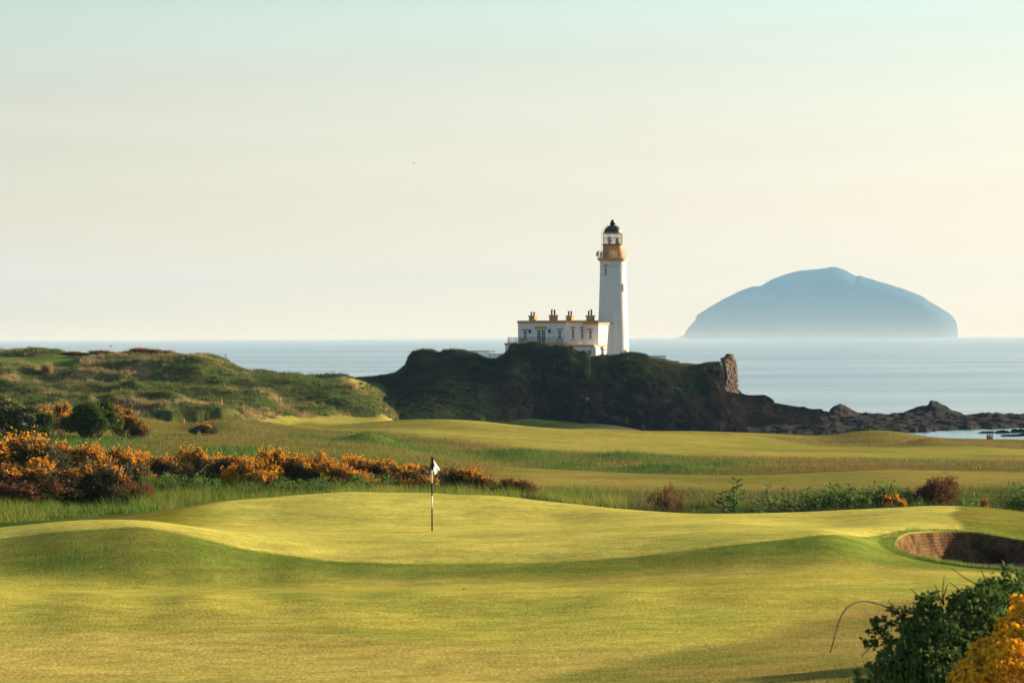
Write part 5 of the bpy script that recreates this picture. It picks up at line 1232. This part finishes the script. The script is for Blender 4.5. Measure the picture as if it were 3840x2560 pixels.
blades('bunker_lip_grass', pp[:, 0], pp[:, 1], .05+.07*np.clip(.5+1.5*fbm(pp[:, 0], pp[:, 1], 0, .6, 2, 2), 0, 1), .012, (.16, .20, .035), 17, .8, 1, .3, ground_z(pp[:, 0], pp[:, 1])+.045)

# ------------------------------------------------------------------ bramble and gorse close by, lower right
def near_lobes(T): return [(np.array(at(px, py, Y)), r/FPX*Y) for px, py, Y, r in T]
rg = np.random.default_rng(77)
BL = near_lobes([(3800, 2290, 22.6, 135), (3900, 2265, 23, 100), (3690, 2330, 22.2, 115), (3600, 2395, 22, 115), (3500, 2415, 21.8, 100), (3440, 2460, 21.6, 100), (3560, 2500, 21.3, 150), (3380, 2540, 21.2, 95), (3450, 2600, 21, 150), (3700, 2480, 21.6, 190), (3850, 2400, 22, 180), (3300, 2600, 20.8, 90), (3640, 2640, 20.8, 170), (3420, 2350, 22, 40), (3480, 2290, 22.4, 45), (3620, 2290, 22.5, 60), (3740, 2235, 22.8, 45)])
C_, A_ = [], []; cane = MB(); cz = 12.6
for c, r_ in BL:
    n = int(5200*(r_/.3)**2*.17)+16
    d = unit(rg.standard_normal((n, 3))+np.array((-.1, -.35, .25))); C_.append(c+d*r_*rg.uniform(.35, 1.32, (n, 1))); A_.append(unit(d*.6+rg.standard_normal((n, 3))*.6+np.array((0, 0, -.15))))
    for k in range(5):
        e_ = c+unit(rg.standard_normal(3)+np.array((-.3, 0, .6)))*r_*rg.uniform(1.1, 1.5); b_ = np.array((c[0]+.35, c[1]+.2, cz)); md = (b_+e_)/2+np.array((.05, 0, .18))
        cane.tube([Vector(b_), Vector(md), Vector(e_)], [.008, .006, .003], 5)
def pcurve(pts, r0, r1):
    P_ = [V(*p) for p in pts]; out = []
    for i in range(len(P_)-1):
        p0, p1, p2, p3 = P_[max(i-1, 0)], P_[i], P_[i+1], P_[min(i+2, len(P_)-1)]
        for s in range(6):
            t = s/6; out.append(.5*((2*p1)+(p2-p0)*t+(2*p0-5*p1+4*p2-p3)*t*t+(-p0+3*p1-3*p2+p3)*t**3))
    out.append(P_[-1]); n = len(out); cane.tube(out, [r0+(r1-r0)*i/(n-1) for i in range(n)], 6)
pcurve([(3420, 2345, 21.9), (3385, 2312, 21.9), (3345, 2284, 21.8), (3290, 2262, 21.6), (3235, 2253, 21.4), (3190, 2268, 21.2), (3160, 2300, 21.1), (3138, 2355, 21), (3125, 2405, 20.9), (3112, 2447, 20.9)], .0075, .0032)
pcurve([(3385, 2312, 21.9), (3330, 2250, 22)], .005, .002)
for pts in ([(3540, 2270, 22.4), (3520, 2228, 22.4), (3505, 2188, 22.4)], [(3540, 2270, 22.4), (3535, 2220, 22.4), (3541, 2155, 22.4)], [(3530, 2260, 22.4), (3545, 2215, 22.4), (3553, 2190, 22.4)], [(3640, 2222, 22.5), (3662, 2195, 22.5), (3610, 2160, 22.5), (3565, 2128, 22.5)], [(3620, 2240, 22.5), (3590, 2205, 22.5), (3560, 2182, 22.5)], [(3480, 2275, 22.2), (3445, 2235, 22.2), (3412, 2205, 22.2)], [(3710, 2200, 22.8), (3690, 2160, 22.8), (3680, 2135, 22.8)], [(3330, 2370, 21.8), (3290, 2400, 21.7), (3230, 2460, 21.5)], [(3360, 2340, 21.8), (3300, 2345, 21.7)]): pcurve(pts, .006, .002)
for c, n in (([3345, 2285], 8), ([3300, 2350], 14), ([3320, 2395], 12), ([3270, 2410], 9), ([3470, 2240], 10), ([3660, 2200], 10), ([3300, 2330], 8), ([3400, 2300], 10)):
    q0 = np.array(at(c[0], c[1], 21.9)); C_.append(q0+rg.standard_normal((n, 3))*np.array((.035, .03, .025))); A_.append(unit(rg.standard_normal((n, 3))))
C_ = np.concatenate(C_); A_ = np.concatenate(A_); n = len(C_)
LV = [leaf_cloud(C_, A_, rg.uniform(.035, .06, n), rg.uniform(.026, .044, n), rg, .18)]
side = unit(np.cross(A_, rg.standard_normal((n, 3))))
for sg in (-1, 1): LV.append(leaf_cloud(C_-A_*.008, unit(A_*.35+side*sg), rg.uniform(.028, .048, n), rg.uniform(.02, .034, n), rg, .18))
off = 0; vv, tt = [], []
for v, t in LV: vv.append(v); tt.append(t+off); off += len(v)
bp_ = Vector((3.2, 22.0, 12.6)); br = empty('bramble_bush', bp_, 'dark green bramble with arching bare canes at the lower right', 'bramble')
link('leaves', npmesh('bramble_leaves', np.concatenate(vv)-np.array(bp_), None, np.concatenate(tt)), M['bleaf'], br)
cane.build('canes', M['bstem'], br, True)
# gorse in full bloom in the corner
GL = near_lobes([(3600, 2585, 19.7, 45), (3645, 2520, 19.9, 40), (3690, 2450, 20.1, 45), (3790, 2390, 20.2, 50), (3850, 2290, 20.5, 50), (3900, 2330, 20.4, 75), (3840, 2395, 20.2, 85), (3760, 2450, 20, 70), (3700, 2520, 19.8, 70), (3800, 2530, 19.7, 110), (3640, 2580, 19.7, 60), (3720, 2620, 19.5, 110), (3880, 2470, 20, 120), (3880, 2620, 19.4, 150), (3960, 2420, 20.3, 110)])
sp, sa = [], []
for c, r_ in GL:
    n = int(70*(r_/.14)**2)+4; d = unit(rg.standard_normal((n, 3))+np.array((-.35, -.5, .35))); sp.append(c+d*r_*rg.uniform(.68, 1.08, (n, 1))); sa.append(unit(d+np.array((0, 0, .5))+.3*rg.standard_normal((n, 3))))
sp = np.concatenate(sp); sa = np.concatenate(sa); n = len(sp)
cl = fbm(sp[:, 0], sp[:, 1], sp[:, 2], .16, 2, 5); fl = cl > -.2
ico = np.array([(0, 0, 1), (.89, 0, .45), (.28, .85, .45), (-.72, .53, .45), (-.72, -.53, .45), (.28, -.85, .45), (.72, .53, -.45), (-.28, .85, -.45), (-.89, 0, -.45), (-.28, -.85, -.45), (.72, -.53, -.45), (0, 0, -1)])
icf = np.array([(0, 1, 2), (0, 2, 3), (0, 3, 4), (0, 4, 5), (0, 5, 1), (1, 6, 2), (2, 7, 3), (3, 8, 4), (4, 9, 5), (5, 10, 1), (1, 10, 6), (2, 6, 7), (3, 7, 8), (4, 8, 9), (5, 9, 10), (11, 7, 6), (11, 8, 7), (11, 9, 8), (11, 10, 9), (11, 6, 10)])
fs_, fa = sp[fl], sa[fl]; nf = len(fs_); q = 18; f = rg.uniform(0, 1, (nf, q))
fc = (fs_[:, None]+fa[:, None]*(f*.045)[..., None]+.0125*rg.standard_normal((nf, q, 3))).reshape(-1, 3)
sz = rg.uniform(.006, .010, len(fc))[:, None, None]; st_ = unit(rg.standard_normal((len(fc), 3)))
pv = ico[None]*sz*(1+.35*rg.standard_normal((len(fc), 12, 1))*.5); pv = pv+st_[:, None]*(ico@np.array((0, 0, 1)))[None, :, None]*sz*.5
pv = (pv+fc[:, None]).reshape(-1, 3); pt = (icf[None]+(np.arange(len(fc))*12)[:, None, None]).reshape(-1, 3)
gp_ = Vector((float(at(3830, 2600, 20)[0]), 20.0, 12.5)); gg = empty('gorse_bush', gp_, 'close gorse in full orange bloom in the lower right corner', 'gorse bush')
link('blossom', npmesh('gorse_blossom', pv-np.array(gp_), None, pt, False), M['nearflower'], gg)
q = 26; f = rg.uniform(-1.2, .9, (n, q)); c = sp[:, None]+sa[:, None]*(f*.07)[..., None]; na = unit(sa[:, None]*.6+.8*rg.standard_normal((n, q, 3)))
v, t = tri_cloud(c.reshape(-1, 3), na.reshape(-1, 3), rg.uniform(.015, .03, n*q), .0035, rg)
link('foliage', npmesh('gorse_foliage', v-np.array(gp_), None, t), M['gleaf'], gg)
m = MB()
for c, r_ in GL:
    for k in range(4):
        e_ = Vector(c+rg.standard_normal(3)*r_*.4); b_ = gp_+Vector((rg.normal(0, .1), rg.normal(0, .1), 0)); m.tube([b_, (b_+e_)/2+Vector((.03, 0, .05)), e_], [.014, .01, .005], 5)
m.build('branches', M['twig'], gg)
# grass at the foot of the bramble
n = 9000; px = rg.uniform(2750, 3700, n); Y = rg.uniform(20.2, 21.6, n); top = np.interp(px, [2750, 3000, 3250, 3450, 3700], [2600, 2560, 2500, 2500, 2560])
p = at(px, top+rg.uniform(-45, 120, n), Y); b_ = p.copy(); b_[:, 2] = 13.1; hgt = p[:, 2]-13.1
x_, y_ = p[:, 0], p[:, 1]; col = np.array((.05, .11, .025))
m_ = hgt > .12
blades('bank_grass', x_[m_], y_[m_], hgt[m_], .006, col, 19, .35, 2, .25, np.full(m_.sum(), 13.1))
# bushes growing on beyond the right picture edge: they throw the shade at the lower right
for (x_, y_, w_, h_, ms_, lab) in ((11.8, 54.0, 3.2, 2.0, GD, 'gorse beyond the right edge shading the near turf'), (11.4, 61.0, 1.6, 1.1, GD, 'small gorse beyond the right edge throwing a thin shade')):
    dm_ = (3.8, 1.95) if ms_ is H2 else GDIM
    p = Vector((x_, y_, float(ground_z(np.array([x_]), np.array([y_]))[0])))
    plant('hawthorn_bush' if ms_ is H2 else 'gorse_bush', ms_, p, lab, 'hawthorn' if ms_ is H2 else 'gorse bush', None, 1.0, (w_/dm_[0], w_/dm_[0], h_/dm_[1]))

# ------------------------------------------------------------------ sea air
hz = bpy.data.meshes.new('haze'); hx0, hy0, hy1, hz0, hz1 = 14000, -300, HAZE_FAR, -5.5, HAZE_TOP
vs = [(-hx0, hy0, hz0), (hx0, hy0, hz0), (hx0, hy1, hz0), (-hx0, hy1, hz0), (-hx0, hy0, hz1), (hx0, hy0, hz1), (hx0, hy1, hz1), (-hx0, hy1, hz1)]
hz.from_pydata(vs, [], [(3, 2, 1, 0), (4, 5, 6, 7), (0, 1, 5, 4), (1, 2, 6, 5), (2, 3, 7, 6), (3, 0, 4, 7)])
mh = bpy.data.materials.new('sea_haze'); mh.use_nodes = True; nt = mh.node_tree; N = nt.nodes
for nd in list(N):
    if nd.type == 'BSDF_PRINCIPLED': N.remove(nd)
pv_ = N.new('ShaderNodeVolumePrincipled'); pv_.inputs['Color'].default_value = (.34, .64, 1.0, 1); pv_.inputs['Density'].default_value = HAZE_D
nt.links.new(pv_.outputs[0], N['Material Output'].inputs['Volume'])
tag(link('haze', hz, mh), kind='stuff')

# low bank of sea mist lying on the water before the island, thinning seaward
mb_ = bpy.data.meshes.new('mist'); vs = [(x, y, z) for z in (0, 1) for y in (3000, 15300) for x in (-13000, 13000)]; vs = [(x, y, .6 if not z else (60 if y < 9000 else 5)) for x, y, z in vs]
mb_.from_pydata(vs, [], [(0, 2, 3, 1), (4, 5, 7, 6), (0, 1, 5, 4), (1, 3, 7, 5), (3, 2, 6, 7), (2, 0, 4, 6)])
mm_ = bpy.data.materials.new('sea_mist'); mm_.use_nodes = True; nt = mm_.node_tree; N = nt.nodes
for nd in list(N):
    if nd.type == 'BSDF_PRINCIPLED': N.remove(nd)
pv_ = N.new('ShaderNodeVolumePrincipled'); pv_.inputs['Color'].default_value = (.85, .88, .85, 1); pv_.inputs['Density'].default_value = 4e-5
nt.links.new(pv_.outputs[0], N['Material Output'].inputs['Volume'])
tag(link('mist', mb_, mm_), kind='stuff')
